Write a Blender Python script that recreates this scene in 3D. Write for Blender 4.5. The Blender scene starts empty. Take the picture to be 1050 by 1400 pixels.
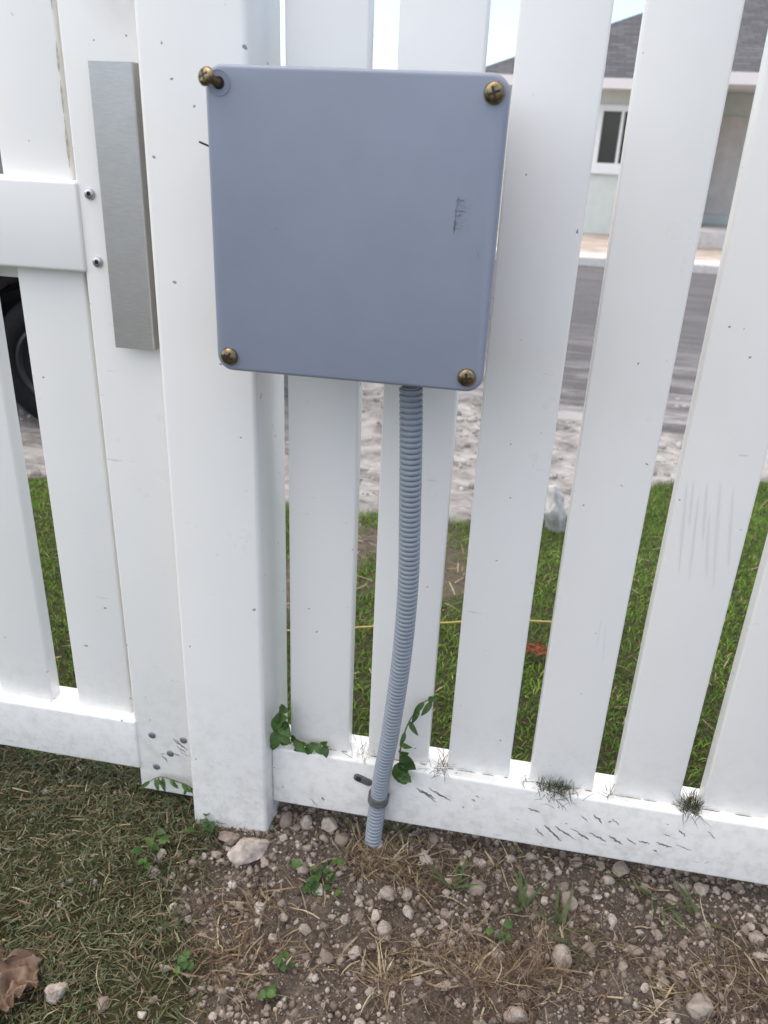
import bpy, bmesh, math, random
import numpy as np
from mathutils import Vector, Matrix, noise as mnoise

R = math.radians
scene = bpy.context.scene
C = scene.collection
random.seed(7)
rng = np.random.default_rng(11)

# ------------------------------------------------------------------ camera
EYE = 0.84
cam_d = bpy.data.cameras.new('camera')
cam = bpy.data.objects.new('camera', cam_d)
C.objects.link(cam)
scene.camera = cam
yaw, pitch, roll = -0.16344, -0.431695, 0.045394
fwd = Vector((math.sin(yaw)*math.cos(pitch), math.cos(yaw)*math.cos(pitch), math.sin(pitch)))
r0 = Vector((math.cos(yaw), -math.sin(yaw), 0))
u0 = r0.cross(fwd)
rt = r0*math.cos(roll)+u0*math.sin(roll)
up = -r0*math.sin(roll)+u0*math.cos(roll)
cam.matrix_world = Matrix(((rt.x, up.x, -fwd.x, 0), (rt.y, up.y, -fwd.y, -0.798), (rt.z, up.z, -fwd.z, EYE), (0, 0, 0, 1)))
cam_d.sensor_fit = 'VERTICAL'
cam_d.sensor_height = 24
cam_d.lens = 1112.2/1400*24
cam_d.clip_start = 0.02
cam_d.clip_end = 600
cam_d.dof.use_dof = True
cam_d.dof.focus_distance = 0.86
cam_d.dof.aperture_fstop = 6.0

# ------------------------------------------------------------------ sky and sun
SUN_EL, SUN_AZ = R(72), R(-88)          # azimuth measured from +Y towards +X
w = bpy.data.worlds.new('World')
scene.world = w
w.use_nodes = True
nt = w.node_tree
bg = nt.nodes['Background']
sky = nt.nodes.new('ShaderNodeTexSky')
sky.sky_type = 'NISHITA'
sky.sun_disc = False
sky.sun_elevation = SUN_EL
sky.sun_rotation = SUN_AZ
sky.air_density = 0.75
sky.dust_density = 2.2
sky.ozone_density = 0.0
nt.links.new(sky.outputs[0], bg.inputs[0])
bg.inputs[1].default_value = 0.15
sl = bpy.data.lights.new('sun', 'SUN')
sl.energy = 1.45
sl.angle = R(140)
sl.color = (1.0, 0.90, 0.68)
sun = bpy.data.objects.new('sun', sl)
C.objects.link(sun)
sd = Vector((math.sin(SUN_AZ)*math.cos(SUN_EL), math.cos(SUN_AZ)*math.cos(SUN_EL), math.sin(SUN_EL)))
sun.rotation_euler = sd.to_track_quat('Z', 'Y').to_euler()
sun.location = (-2, -3, 6)
vs = scene.view_settings
vs.view_transform = 'Standard'
vs.look = 'None'
vs.gamma = 1
vs.exposure = 1.24
vs.use_curve_mapping = False

# ------------------------------------------------------------------ measured layout in metres
STONES = [(-0.243, -0.015, 0.0184, 0.0286), (-0.216, -0.011, 0.0204, 0.0224), (-0.184, -0.011, 0.0255, 0.0224), (-0.237, -0.044, 0.0138, 0.012), (-0.186, -0.03, 0.0129, 0.0111), (-0.252, -0.076, 0.0111, 0.0129), (-0.045, -0.001, 0.0184, 0.0204), (0.016, -0.059, 0.0277, 0.0184), (0.03, -0.075, 0.014, 0.0115), (0.017, -0.025, 0.0184, 0.0166), (0.056, -0.01, 0.0166, 0.0148), (0.082, -0.051, 0.0203, 0.0166), (0.031, -0.018, 0.0129, 0.0148), (-0.061, -0.112, 0.0145, 0.021), (-0.067, -0.088, 0.0138, 0.0157), (-0.084, -0.144, 0.0166, 0.0258), (-0.098, -0.124, 0.0138, 0.0166), (-0.119, -0.124, 0.0148, 0.0115), (-0.133, -0.142, 0.0115, 0.0148), (-0.093, -0.17, 0.0132, 0.0115), (-0.112, -0.181, 0.0181, 0.0157), (-0.143, -0.189, 0.0181, 0.0181), (-0.126, -0.19, 0.0115, 0.014), (-0.209, -0.176, 0.0132, 0.0124), (-0.044, -0.141, 0.0115, 0.0132), (-0.045, -0.159, 0.0148, 0.0129), (-0.021, -0.118, 0.0165, 0.0148), (0.051, -0.144, 0.024, 0.0184), (0.075, -0.17, 0.0242, 0.0113), (0.048, -0.184, 0.0181, 0.0115), (0.054, -0.173, 0.0132, 0.0115), (-0.184, -0.183, 0.0099, 0.0082), (0.129, -0.063, 0.0249, 0.024), (0.119, -0.141, 0.0264, 0.0264), (0.148, -0.038, 0.0138, 0.0138), (0.208, -0.038, 0.0166, 0.0129), (0.202, -0.112, 0.0206, 0.0148), (0.179, -0.079, 0.0111, 0.0184), (0.266, -0.007, 0.0148, 0.0148), (0.342, -0.073, 0.0203, 0.0184), (0.341, -0.053, 0.0129, 0.0129), (0.343, -0.037, 0.0129, 0.0111), (0.334, -0.059, 0.0111, 0.0166), (0.226, -0.139, 0.0115, 0.0247), (0.247, -0.141, 0.0145, 0.0113), (0.226, -0.155, 0.0132, 0.0132), (0.263, -0.174, 0.0339, 0.0322), (0.081, -0.051, 0.0184, 0.0166), (0.105, -0.028, 0.0129, 0.0129), (0.122, -0.041, 0.0166, 0.0129), (0.082, -0.001, 0.0143, 0.0143), (0.092, -0.166, 0.0132, 0.0115), (0.231, -0.085, 0.0129, 0.0129), (0.21, -0.089, 0.0092, 0.0083), (-0.381, -0.104, 0.0138, 0.0184), (-0.379, -0.127, 0.0194, 0.0157), (-0.361, -0.09, 0.0101, 0.0092), (-0.339, -0.097, 0.0129, 0.0111), (-0.318, -0.076, 0.0157, 0.0148), (-0.331, -0.085, 0.0111, 0.0092), (-0.308, -0.055, 0.0286, 0.0224), (-0.259, -0.149, 0.0111, 0.0129), (-0.21, -0.177, 0.0113, 0.0113), (-0.357, -0.296, 0.0148, 0.0198), (-0.272, -0.261, 0.0085, 0.0099), (-0.309, -0.28, 0.0113, 0.0113), (-0.313, -0.298, 0.0099, 0.0113), (-0.314, -0.24, 0.0132, 0.0099), (-0.255, -0.278, 0.0097, 0.0097), (-0.469, -0.164, 0.0091, 0.0082), (-0.474, -0.171, 0.0083, 0.0074), (-0.39, -0.08, 0.0092, 0.0083), (-0.19, -0.259, 0.0087, 0.008), (-0.254, -0.072, 0.0111, 0.0148), (0.07, -0.225, 0.024, 0.0218), (-0.069, -0.057, 0.0111, 0.0111), (-0.02, -0.074, 0.0111, 0.0111), (0.001, -0.012, 0.0122, 0.0143), (0.1, -0.065, 0.0099, 0.0148), (0.148, -0.063, 0.0092, 0.0092), (0.185, -0.144, 0.0129, 0.0129), (0.313, -0.001, 0.0111, 0.0111), (0.341, 0.011, 0.0143, 0.0122), (0.0, -0.183, 0.0099, 0.0099), (-0.068, -0.171, 0.0099, 0.0099), (-0.173, -0.129, 0.0092, 0.0092), (-0.19, -0.148, 0.0082, 0.0082), (-0.203, -0.051, 0.0129, 0.0111), (-0.226, -0.025, 0.0129, 0.0111), (-0.225, -0.204, 0.0081, 0.0081), (-0.309, -0.081, 0.0129, 0.0111), (-0.358, -0.121, 0.0099, 0.0082)]
BIGROCK = ((-0.277, -0.072), 0.0009486832980505095)
LAWNROCK = ((-0.41, -0.296), 0.0007280109889280525)
SCUFF = [(-0.0726, 0.0987, -0.0451, 0.0815), (-0.0656, 0.0973, -0.0481, 0.0853), (-0.0569, 0.102, -0.0279, 0.0875), (-0.0491, 0.0996, -0.0335, 0.0885), (0.0675, 0.0962, 0.0831, 0.0927), (0.1317, 0.0985, 0.1413, 0.0894), (0.146, 0.1031, 0.1576, 0.0913), (0.1678, 0.1013, 0.1773, 0.093), (0.08, 0.0663, 0.0913, 0.0548), (0.0893, 0.073, 0.1136, 0.052), (0.1029, 0.0743, 0.1304, 0.0584), (0.1213, 0.0758, 0.1467, 0.0622), (0.1316, 0.0684, 0.1459, 0.062), (0.1451, 0.0733, 0.1669, 0.0632), (0.1686, 0.0741, 0.1861, 0.0628), (0.1892, 0.0745, 0.2022, 0.0666), (0.2037, 0.073, 0.2178, 0.0718), (0.224, 0.0754, 0.2433, 0.0717), (0.2471, 0.0764, 0.2667, 0.0722), (0.2299, 0.0911, 0.2389, 0.0885), (0.246, 0.1008, 0.2559, 0.093), (0.2786, 0.1062, 0.2886, 0.0964), (0.2228, 0.063, 0.2276, 0.0605), (0.002, 0.1022, 0.0076, 0.101), (-0.002, 0.0965, 0.0028, 0.0928), (-0.2087, 0.0517, -0.2007, 0.0408), (-0.194, 0.0574, -0.191, 0.0518)]
SSCUFF = [(-0.3966, 0.1122, -0.3831, 0.1027), (-0.3928, 0.1081, -0.3774, 0.0965), (-0.3923, 0.1008, -0.3797, 0.0923), (-0.3897, 0.094, -0.378, 0.0865), (-0.3963, 0.0877, -0.3883, 0.0844), (-0.4163, 0.0825, -0.4089, 0.084), (-0.4133, 0.0806, -0.4068, 0.0707)]
DRIP = [(0.1743, 0.5387, 0.1852, 0.4383), (0.1885, 0.5236, 0.1971, 0.4303), (0.194, 0.5386, 0.2023, 0.4716), (0.202, 0.509, 0.2137, 0.4362), (0.206, 0.5416, 0.2232, 0.4216), (0.219, 0.5392, 0.2324, 0.4518), (0.1802, 0.541, 0.1856, 0.4905), (0.1157, 0.3698, 0.1166, 0.3315), (0.1217, 0.3612, 0.1257, 0.3133)]
RIVET = [(-0.4347, 0.7777), (-0.4336, 0.7136)]
SSCREW = [(-0.4254, 0.1123), (-0.4017, 0.0863), (-0.4235, 0.0594), (-0.3816, 0.1124)]
LIDSCREW = [(-0.0421, 0.8717), (-0.2485, 0.6637), (-0.0445, 0.6635), (-0.2488, 0.8718)]
COND = [(-0.0973, -0.09, 0.6369), (-0.0946, -0.089, 0.5866), (-0.0923, -0.083, 0.5094), (-0.0908, -0.074, 0.4226), (-0.0946, -0.062, 0.3234), (-0.1046, -0.044, 0.2061), (-0.1125, -0.034, 0.1402), (-0.1177, -0.0262, 0.0847), (-0.1209, -0.027, 0.0353), (-0.1225, -0.031, -0.0057), (-0.1228, -0.034, -0.0354)]
TAB = (-0.1424, -0.0165, 0.0994)
TUFT = [(-0.239, -0.152), (-0.077, -0.211), (0.017, -0.109), (-0.074, -0.044), (0.226, -0.169), (0.025, -0.189), (-0.067, -0.071), (-0.17, -0.142), (0.325, -0.111), (-0.232, -0.222), (0.049, -0.016), (-0.262, -0.21)]
CLOVER = [(-0.177, -0.097), (-0.187, -0.217), (0.048, -0.121), (-0.395, -0.115), (-0.29, -0.236), (-0.193, -0.252), (-0.337, -0.054), (-0.328, -0.1), (-0.508, -0.053), (-0.578, -0.042)]
WEED = [(-0.092, -0.001), (0.196, -0.007), (0.117, -0.097), (0.138, -0.128), (0.242, -0.035), (0.283, -0.051), (-0.14, -0.022), (0.078, -0.071), (-0.012, -0.064)]
ROOT = [(-0.033, -0.046), (0.064, -0.176), (0.059, -0.219), (0.309, -0.149), (0.096, -0.16), (-0.241, -0.196), (-0.024, -0.186)]
CRUMP = [(-0.459, -0.307)]
RTUFT = [(0.0979, -0.003, 0.1236), (0.2549, -0.003, 0.1296), (-0.0444, -0.003, 0.1302), (-0.1434, -0.003, 0.1338), (0.1616, -0.002, 0.1258), (0.0605, 0.002, 0.1228)]

# ------------------------------------------------------------------ helpers
def tag(o, label=None, cat=None, group=None, kind=None):
    if label: o['label'] = label
    if cat: o['category'] = cat
    if group: o['group'] = group
    if kind: o['kind'] = kind
    return o

def empty(name, loc, label, cat, group=None):
    o = bpy.data.objects.new(name, None)
    C.objects.link(o)
    o.location = loc
    o.empty_display_size = 0.05
    return tag(o, label, cat, group)

def link(name, me, mat=None, parent=None, loc=None, smooth=False):
    o = bpy.data.objects.new(name, me)
    C.objects.link(o)
    if mat and not me.materials: me.materials.append(mat)
    if smooth:
        me.polygons.foreach_set('use_smooth', [True]*len(me.polygons))
    if loc is not None: o.location = loc
    if parent:
        o.parent = parent
        if loc is None:                      # mesh is in world coordinates
            o.location = -parent_world(parent)
    return o

def parent_world(p):
    v = Vector((0, 0, 0))
    while p:
        v += p.location
        p = p.parent
    return v

def bm_mesh(bm, name='m'):
    me = bpy.data.meshes.new(name)
    bm.to_mesh(me)
    bm.free()
    return me

def box_mesh(x0, x1, y0, y1, z0, z1, bev=0.0, seg=2):
    bm = bmesh.new()
    bmesh.ops.create_cube(bm, size=1)
    for v in bm.verts:
        v.co = Vector((x0 if v.co.x < 0 else x1, y0 if v.co.y < 0 else y1, z0 if v.co.z < 0 else z1))
    if bev:
        bmesh.ops.bevel(bm, geom=list(bm.edges), offset=bev, segments=seg, affect='EDGES', profile=0.5)
        for f in bm.faces: f.smooth = True
    me = bm_mesh(bm)
    if bev: me.set_sharp_from_angle(angle=R(50))
    return me

def box(name, ex, mat, parent=None, bev=0.0, seg=2):
    return link(name, box_mesh(*ex, bev, seg), mat, parent)

def tube_mesh(pts, rad, seg=10, cap=True):
    """round tube along points; rad may be a list"""
    pts = [Vector(p) for p in pts]
    n = len(pts)
    rads = rad if hasattr(rad, '__len__') else [rad]*n
    V, F = [], []
    prev = None
    for i, p in enumerate(pts):
        t = (pts[min(i+1, n-1)]-pts[max(i-1, 0)]).normalized()
        if prev is None:
            a = t.orthogonal().normalized()
        else:
            a = (prev-t*prev.dot(t)).normalized()
        prev = a
        b = t.cross(a)
        for k in range(seg):
            an = 2*math.pi*k/seg
            V.append(p+(a*math.cos(an)+b*math.sin(an))*rads[i])
    for i in range(n-1):
        for k in range(seg):
            k2 = (k+1) % seg
            F.append((i*seg+k, i*seg+k2, (i+1)*seg+k2, (i+1)*seg+k))
    if cap:
        F.append(tuple(range(seg))[::-1])
        F.append(tuple((n-1)*seg+k for k in range(seg)))
    me = bpy.data.meshes.new('tube')
    me.from_pydata([tuple(v) for v in V], [], F)
    return me

def lathe_mesh(prof, seg=24):
    """profile of (r, h) revolved about -Y (h measured towards -Y)"""
    V, F = [], []
    for r_, h in prof:
        for k in range(seg):
            a = 2*math.pi*k/seg
            V.append((r_*math.cos(a), -h, r_*math.sin(a)))
    n = len(prof)
    for i in range(n-1):
        for k in range(seg):
            k2 = (k+1) % seg
            F.append((i*seg+k, i*seg+k2, (i+1)*seg+k2, (i+1)*seg+k))
    F.append(tuple((n-1)*seg+k for k in range(seg)))
    me = bpy.data.meshes.new('lathe')
    me.from_pydata(V, [], F)
    me.polygons.foreach_set('use_smooth', [True]*len(me.polygons))
    me.set_sharp_from_angle(angle=R(40))
    return me

def smooth_path(pts, n):
    """Catmull-Rom through points"""
    P = [Vector(p) for p in pts]
    P = [P[0]*2-P[1]]+P+[P[-1]*2-P[-2]]
    out = []
    m = len(P)-3
    for j in range(n):
        u = j/(n-1)*m
        i = min(int(u), m-1)
        t = u-i
        a, b, c, d = P[i:i+4]
        out.append(0.5*((2*b)+(c-a)*t+(2*a-5*b+4*c-d)*t*t+(3*b-a-3*c+d)*t**3))
    return out

# numpy noise
def _hash(ix, iy, s):
    h = (ix.astype(np.int64)*374761393+iy.astype(np.int64)*668265263+s*974711) & 0x7fffffff
    h = ((h ^ (h >> 13))*1274126177) & 0x7fffffff
    return ((h ^ (h >> 16)) & 0xffff)/65535.0

def vnoise(x, y, s=0):
    x = np.asarray(x, float); y = np.asarray(y, float)
    ix, iy = np.floor(x), np.floor(y)
    fx, fy = x-ix, y-iy
    fx = fx*fx*(3-2*fx); fy = fy*fy*(3-2*fy)
    a = _hash(ix, iy, s); b = _hash(ix+1, iy, s); c = _hash(ix, iy+1, s); d = _hash(ix+1, iy+1, s)
    return (a*(1-fx)+b*fx)*(1-fy)+(c*(1-fx)+d*fx)*fy-0.5

def sstep(a, b, x):
    t = np.clip((x-a)/(b-a), 0, 1)
    return t*t*(3-2*t)

# ------------------------------------------------------------------ materials
def new_mat(name):
    m = bpy.data.materials.new(name)
    m.use_nodes = True
    n = m.node_tree
    return m, n.nodes, n.links, n.nodes['Principled BSDF']

def nd(N, t, **kw):
    n = N.new('ShaderNode'+t)
    for k, v in kw.items():
        if k.startswith('i_'):
            key = k[2:]
            n.inputs[int(key) if key.isdigit() else key.replace('_', ' ')].default_value = v
        else:
            setattr(n, k, v)
    return n

def mixc(N, L, fac, a, b, mode='MIX'):
    m = N.new('ShaderNodeMix')
    m.data_type = 'RGBA'
    m.blend_type = mode
    for s, v in ((0, fac), (6, a), (7, b)):
        if hasattr(v, 'is_output') or hasattr(v, 'links'):
            L.new(v, m.inputs[s])
        else:
            m.inputs[s].default_value = (v if s == 0 else (*v, 1) if len(v) == 3 else v)
    return m.outputs[2]

def ramp(N, L, src, stops):
    r = N.new('ShaderNodeValToRGB')
    els = r.color_ramp.elements
    while len(els) < len(stops): els.new(0.5)
    for e, (p, c) in zip(els, stops):
        e.position = p
        e.color = (c, c, c, 1) if not hasattr(c, '__len__') else (*c, 1)
    L.new(src, r.inputs[0])
    return r.outputs[0]

def noise(N, L, co, scale, detail=4, rough=0.5, vscale=None):
    if vscale:
        mp = N.new('ShaderNodeMapping')
        mp.inputs['Scale'].default_value = vscale
        L.new(co, mp.inputs[0])
        co = mp.outputs[0]
    n = nd(N, 'TexNoise', i_Scale=scale, i_Detail=detail, i_Roughness=rough)
    L.new(co, n.inputs['Vector'])
    return n.outputs['Fac']

def bump(N, L, h, strength, dist, bsdf):
    b = nd(N, 'Bump', i_Strength=strength, i_Distance=dist)
    L.new(h, b.inputs['Height'])
    L.new(b.outputs[0], bsdf.inputs['Normal'])

def simple(name, col, rough=0.5, metal=0.0, var=0.0, nscale=40, bmp=0.0, spec=None, coat=0):
    m, N, L, B = new_mat(name)
    B.inputs['Base Color'].default_value = (*col, 1)
    B.inputs['Roughness'].default_value = rough
    B.inputs['Metallic'].default_value = metal
    if spec is not None: B.inputs['Specular IOR Level'].default_value = spec
    if coat: B.inputs['Coat Weight'].default_value = coat
    if var or bmp:
        g = N.new('ShaderNodeNewGeometry')
        f = noise(N, L, g.outputs['Position'], nscale, 5, 0.6)
        if var:
            lo = tuple(c*(1-var) for c in col); hi = tuple(min(1, c*(1+var)) for c in col)
            L.new(ramp(N, L, f, [(0.3, lo), (0.7, hi)]), B.inputs['Base Color'])
        if bmp: bump(N, L, f, bmp, 0.002, B)
    return m

def vinyl():
    m, N, L, B = new_mat('white_vinyl')
    g = N.new('ShaderNodeNewGeometry')
    pos = g.outputs['Position']
    base = ramp(N, L, noise(N, L, pos, 5, 5, 0.6), [(0.3, (0.812, 0.794, 0.748)), (0.7, (0.842, 0.825, 0.782))])
    # faint yellowish grime film
    gr = ramp(N, L, noise(N, L, pos, 2.2, 6, 0.65, (1, 1, 0.35)), [(0.46, 0.0), (0.75, 0.55)])
    c = mixc(N, L, gr, base, (0.71, 0.69, 0.62))
    # tiny dark flecks
    f1 = ramp(N, L, noise(N, L, pos, 95, 2, 0.4, (1, 1, 1.25)), [(0.748, 0.0), (0.775, 0.8)])
    c = mixc(N, L, f1, c, (0.16, 0.15, 0.14))
    # fine slanting scratches
    mp = nd(N, 'Mapping')
    mp.inputs['Rotation'].default_value = (0, R(38), 0)
    mp.inputs['Scale'].default_value = (1, 1, 7)
    L.new(pos, mp.inputs[0])
    n2 = nd(N, 'TexNoise', i_Scale=26, i_Detail=2, i_Roughness=0.4)
    L.new(mp.outputs[0], n2.inputs['Vector'])
    f2 = ramp(N, L, n2.outputs['Fac'], [(0.745, 0.0), (0.775, 0.35)])
    c = mixc(N, L, f2, c, (0.40, 0.39, 0.38))
    # soil splash low down with its own speckled shape
    sx = N.new('ShaderNodeSeparateXYZ'); L.new(pos, sx.inputs[0])
    low = nd(N, 'MapRange', i_1=0.02, i_2=0.24, i_3=1.0, i_4=0.0); L.new(sx.outputs[2], low.inputs[0])
    sp = ramp(N, L, noise(N, L, pos, 60, 6, 0.75), [(0.46, 0.0), (0.68, 0.6)])
    mm = nd(N, 'Math', operation='MULTIPLY'); L.new(low.outputs[0], mm.inputs[0]); L.new(sp, mm.inputs[1])
    c = mixc(N, L, mm.outputs[0], c, (0.50, 0.47, 0.42))
    # brown weather stain on the gate stile above the latch plate
    vd = nd(N, 'VectorMath', operation='DISTANCE'); L.new(pos, vd.inputs[0]); vd.inputs[1].default_value = (-0.386, -0.012, 0.955)
    fa = nd(N, 'MapRange', i_1=0.006, i_2=0.045, i_3=0.55, i_4=0.0); L.new(vd.outputs['Value'], fa.inputs[0])
    ms = nd(N, 'Math', operation='MULTIPLY'); L.new(fa.outputs[0], ms.inputs[0]); L.new(ramp(N, L, noise(N, L, pos, 30, 5, 0.6), [(0.3, 0.2), (0.7, 1.0)]), ms.inputs[1])
    c = mixc(N, L, ms.outputs[0], c, (0.42, 0.38, 0.34))
    L.new(c, B.inputs['Base Color'])
    rr = ramp(N, L, noise(N, L, pos, 12, 4, 0.6), [(0.3, 0.26), (0.7, 0.42)])
    L.new(rr, B.inputs['Roughness'])
    bump(N, L, noise(N, L, pos, 18, 3, 0.5), 0.12, 0.002, B)
    return m

def lid_mat():
    m, N, L, B = new_mat('grey_plastic_lid')
    g = N.new('ShaderNodeNewGeometry')
    pos = g.outputs['Position']
    c = ramp(N, L, noise(N, L, pos, 9, 4, 0.6), [(0.3, (0.218, 0.244, 0.300)), (0.7, (0.246, 0.270, 0.332))])
    # rubbed mark: a vertical scrape fading out to the right
    sx = N.new('ShaderNodeSeparateXYZ'); L.new(pos, sx.inputs[0])
    nz = noise(N, L, pos, 900, 6, 0.8, (0.30, 1, 0.9))
    xa = nd(N, 'MapRange', i_1=-0.0630, i_2=-0.0618, i_3=0.0, i_4=1.0); L.new(sx.outputs[0], xa.inputs[0])
    xb = nd(N, 'MapRange', i_1=-0.0622, i_2=-0.0500, i_3=1.0, i_4=0.0); L.new(sx.outputs[0], xb.inputs[0])
    za = nd(N, 'MapRange', i_1=0.770, i_2=0.780, i_3=0.0, i_4=1.0); L.new(sx.outputs[2], za.inputs[0])
    zb = nd(N, 'MapRange', i_1=0.798, i_2=0.803, i_3=1.0, i_4=0.0); L.new(sx.outputs[2], zb.inputs[0])
    acc = ramp(N, L, nz, [(0.42, 0.0), (0.66, 0.8)])
    for s in (xa, xb, za, zb):
        k = nd(N, 'Math', operation='MULTIPLY'); L.new(acc, k.inputs[0]); L.new(s.outputs[0], k.inputs[1]); acc = k.outputs[0]
    c = mixc(N, L, acc, c, (0.11, 0.11, 0.115))
    fl = ramp(N, L, noise(N, L, pos, 120, 2, 0.4), [(0.76, 0.0), (0.78, 0.6)])
    c = mixc(N, L, fl, c, (0.12, 0.12, 0.14))
    L.new(c, B.inputs['Base Color'])
    B.inputs['Roughness'].default_value = 0.42
    bump(N, L, noise(N, L, pos, 900, 2, 0.5), 0.05, 0.0005, B)
    return m

def ground_mat():
    m, N, L, B = new_mat('soil')
    g = N.new('ShaderNodeNewGeometry')
    pos = g.outputs['Position']
    at = nd(N, 'Attribute', attribute_name='mask')
    sp = N.new('ShaderNodeSeparateColor'); L.new(at.outputs['Color'], sp.inputs[0])
    fine = noise(N, L, pos, 160, 8, 0.75)
    mid = noise(N, L, pos, 22, 6, 0.65)
    dirt = mixc(N, L, ramp(N, L, fine, [(0.3, 0.0), (0.72, 1.0)]), (0.075, 0.056, 0.043), (0.275, 0.225, 0.185))
    dirt = mixc(N, L, ramp(N, L, mid, [(0.38, 0.55), (0.62, 0.0)]), dirt, (0.066, 0.050, 0.038))
    thatch = mixc(N, L, ramp(N, L, fine, [(0.35, 0.0), (0.7, 1.0)]), (0.030, 0.034, 0.014), (0.100, 0.085, 0.045))
    marl = mixc(N, L, ramp(N, L, noise(N, L, pos, 7, 8, 0.75), [(0.36, 0.0), (0.6, 1.0)]), (0.14, 0.135, 0.128), (0.43, 0.41, 0.385))
    sand = mixc(N, L, ramp(N, L, noise(N, L, pos, 2.5, 8, 0.7), [(0.35, 0.0), (0.62, 1.0)]), (0.32, 0.265, 0.22), (0.52, 0.45, 0.39))
    c = mixc(N, L, sp.outputs[0], sand, dirt)
    c = mixc(N, L, sp.outputs[1], c, thatch)
    c = mixc(N, L, sp.outputs[2], c, marl)
    L.new(c, B.inputs['Base Color'])
    B.inputs['Roughness'].default_value = 0.95
    B.inputs['Specular IOR Level'].default_value = 0.15
    bump(N, L, fine, 1.0, 0.007, B)
    return m

def road_mat():
    m, N, L, B = new_mat('worn_asphalt')
    g = N.new('ShaderNodeNewGeometry')
    pos = g.outputs['Position']
    c = ramp(N, L, noise(N, L, pos, 60, 6, 0.7), [(0.3, (0.050, 0.047, 0.048)), (0.7, (0.100, 0.094, 0.094))])
    st = ramp(N, L, noise(N, L, pos, 3.0, 7, 0.72, (0.35, 1.6, 1)), [(0.43, 0.0), (0.62, 0.85)])
    sx = N.new('ShaderNodeSeparateXYZ'); L.new(pos, sx.inputs[0])
    nr = nd(N, 'MapRange', i_1=2.6, i_2=5.2, i_3=1.0, i_4=0.12); L.new(sx.outputs[1], nr.inputs[0])
    k = nd(N, 'Math', operation='MULTIPLY'); L.new(st, k.inputs[0]); L.new(nr.outputs[0], k.inputs[1])
    c = mixc(N, L, k.outputs[0], c, (0.40, 0.385, 0.37))
    L.new(c, B.inputs['Base Color'])
    B.inputs['Roughness'].default_value = 0.9
    bump(N, L, noise(N, L, pos, 120, 5, 0.7), 0.5, 0.006, B)
    return m

def stone_mat():
    m, N, L, B = new_mat('limestone')
    g = N.new('ShaderNodeNewGeometry')
    oi = N.new('ShaderNodeObjectInfo')
    a = nd(N, 'Attribute', attribute_name='tint')
    tc = N.new('ShaderNodeTexCoord')
    f = noise(N, L, g.outputs['Position'], 130, 8, 0.7)
    c = ramp(N, L, oi.outputs['Random'], [(0.0, (0.23, 0.183, 0.147)), (0.4, (0.35, 0.293, 0.246)), (0.8, (0.46, 0.397, 0.34)), (1.0, (0.58, 0.52, 0.46))])
    d = mixc(N, L, ramp(N, L, f, [(0.40, 0.65), (0.62, 0.0)]), c, (0.19, 0.148, 0.118))
    L.new(d, B.inputs['Base Color'])
    B.inputs['Roughness'].default_value = 0.92
    B.inputs['Specular IOR Level'].default_value = 0.2
    bump(N, L, f, 0.7, 0.003, B)
    return m

def tint_mat(name, rough=0.65, transl=0.25, jitter=True):
    m, N, L, B = new_mat(name)
    a = nd(N, 'Attribute', attribute_name='tint')
    g = N.new('ShaderNodeNewGeometry')
    c = a.outputs['Color']
    if jitter:
        f = ramp(N, L, noise(N, L, g.outputs['Position'], 260, 4, 0.6), [(0.3, 0.72), (0.7, 1.15)])
        c = mixc(N, L, 1.0, c, f, 'MULTIPLY')
    L.new(c, B.inputs['Base Color'])
    B.inputs['Roughness'].default_value = rough
    B.inputs['Specular IOR Level'].default_value = 0.25
    if transl:
        t = N.new('ShaderNodeBsdfTranslucent')
        L.new(c, t.inputs[0])
        mx = N.new('ShaderNodeMixShader')
        mx.inputs[0].default_value = transl
        out = N['Material Output']
        L.new(B.outputs[0], mx.inputs[1]); L.new(t.outputs[0], mx.inputs[2]); L.new(mx.outputs[0], out.inputs[0])
    return m

M = {}
M['vinyl'] = vinyl()
M['lid'] = lid_mat()
M['boxbody'] = simple('grey_plastic_body', (0.225, 0.25, 0.305), 0.45, var=0.05)
M['soil'] = ground_mat()
M['road'] = road_mat()
M['stone'] = stone_mat()
M['blade'] = tint_mat('grass_blade')
M['pebble'] = tint_mat('pebble', 0.92, 0)
M['brass'] = simple('antique_brass', (0.215, 0.165, 0.095), 0.36, 1.0, var=0.6, nscale=260, bmp=0.2)
M['brassdark'] = simple('dark_brass', (0.045, 0.035, 0.025), 0.5, 0.6)  # much darker brass, only for the cross in the screw heads
M['steel'] = simple('rivet_steel', (0.55, 0.55, 0.56), 0.35, 1.0, var=0.15, nscale=300)
M['steeldull'] = simple('galvanised_screw', (0.27, 0.28, 0.30), 0.5, 0.7, var=0.3, nscale=400)
M['black'] = simple('black_rubber', (0.012, 0.012, 0.013), 0.6)
M['hole'] = simple('dark_recess', (0.02, 0.02, 0.022), 0.8)
M['scuff'] = simple('scuff', (0.20, 0.19, 0.185), 0.8, var=0.5, nscale=500)
M['drip'] = simple('drip_stain', (0.745, 0.735, 0.735), 0.4)
M['clip'] = simple('weathered_clip', (0.105, 0.11, 0.105), 0.7, var=0.45, nscale=300, bmp=0.3)
M['conduit'] = simple('grey_conduit', (0.262, 0.290, 0.325), 0.5, var=0.06, nscale=120)
M['stem'] = simple('vine_stem', (0.11, 0.12, 0.05), 0.7, var=0.4, nscale=300)
M['leaf'] = None

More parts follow.
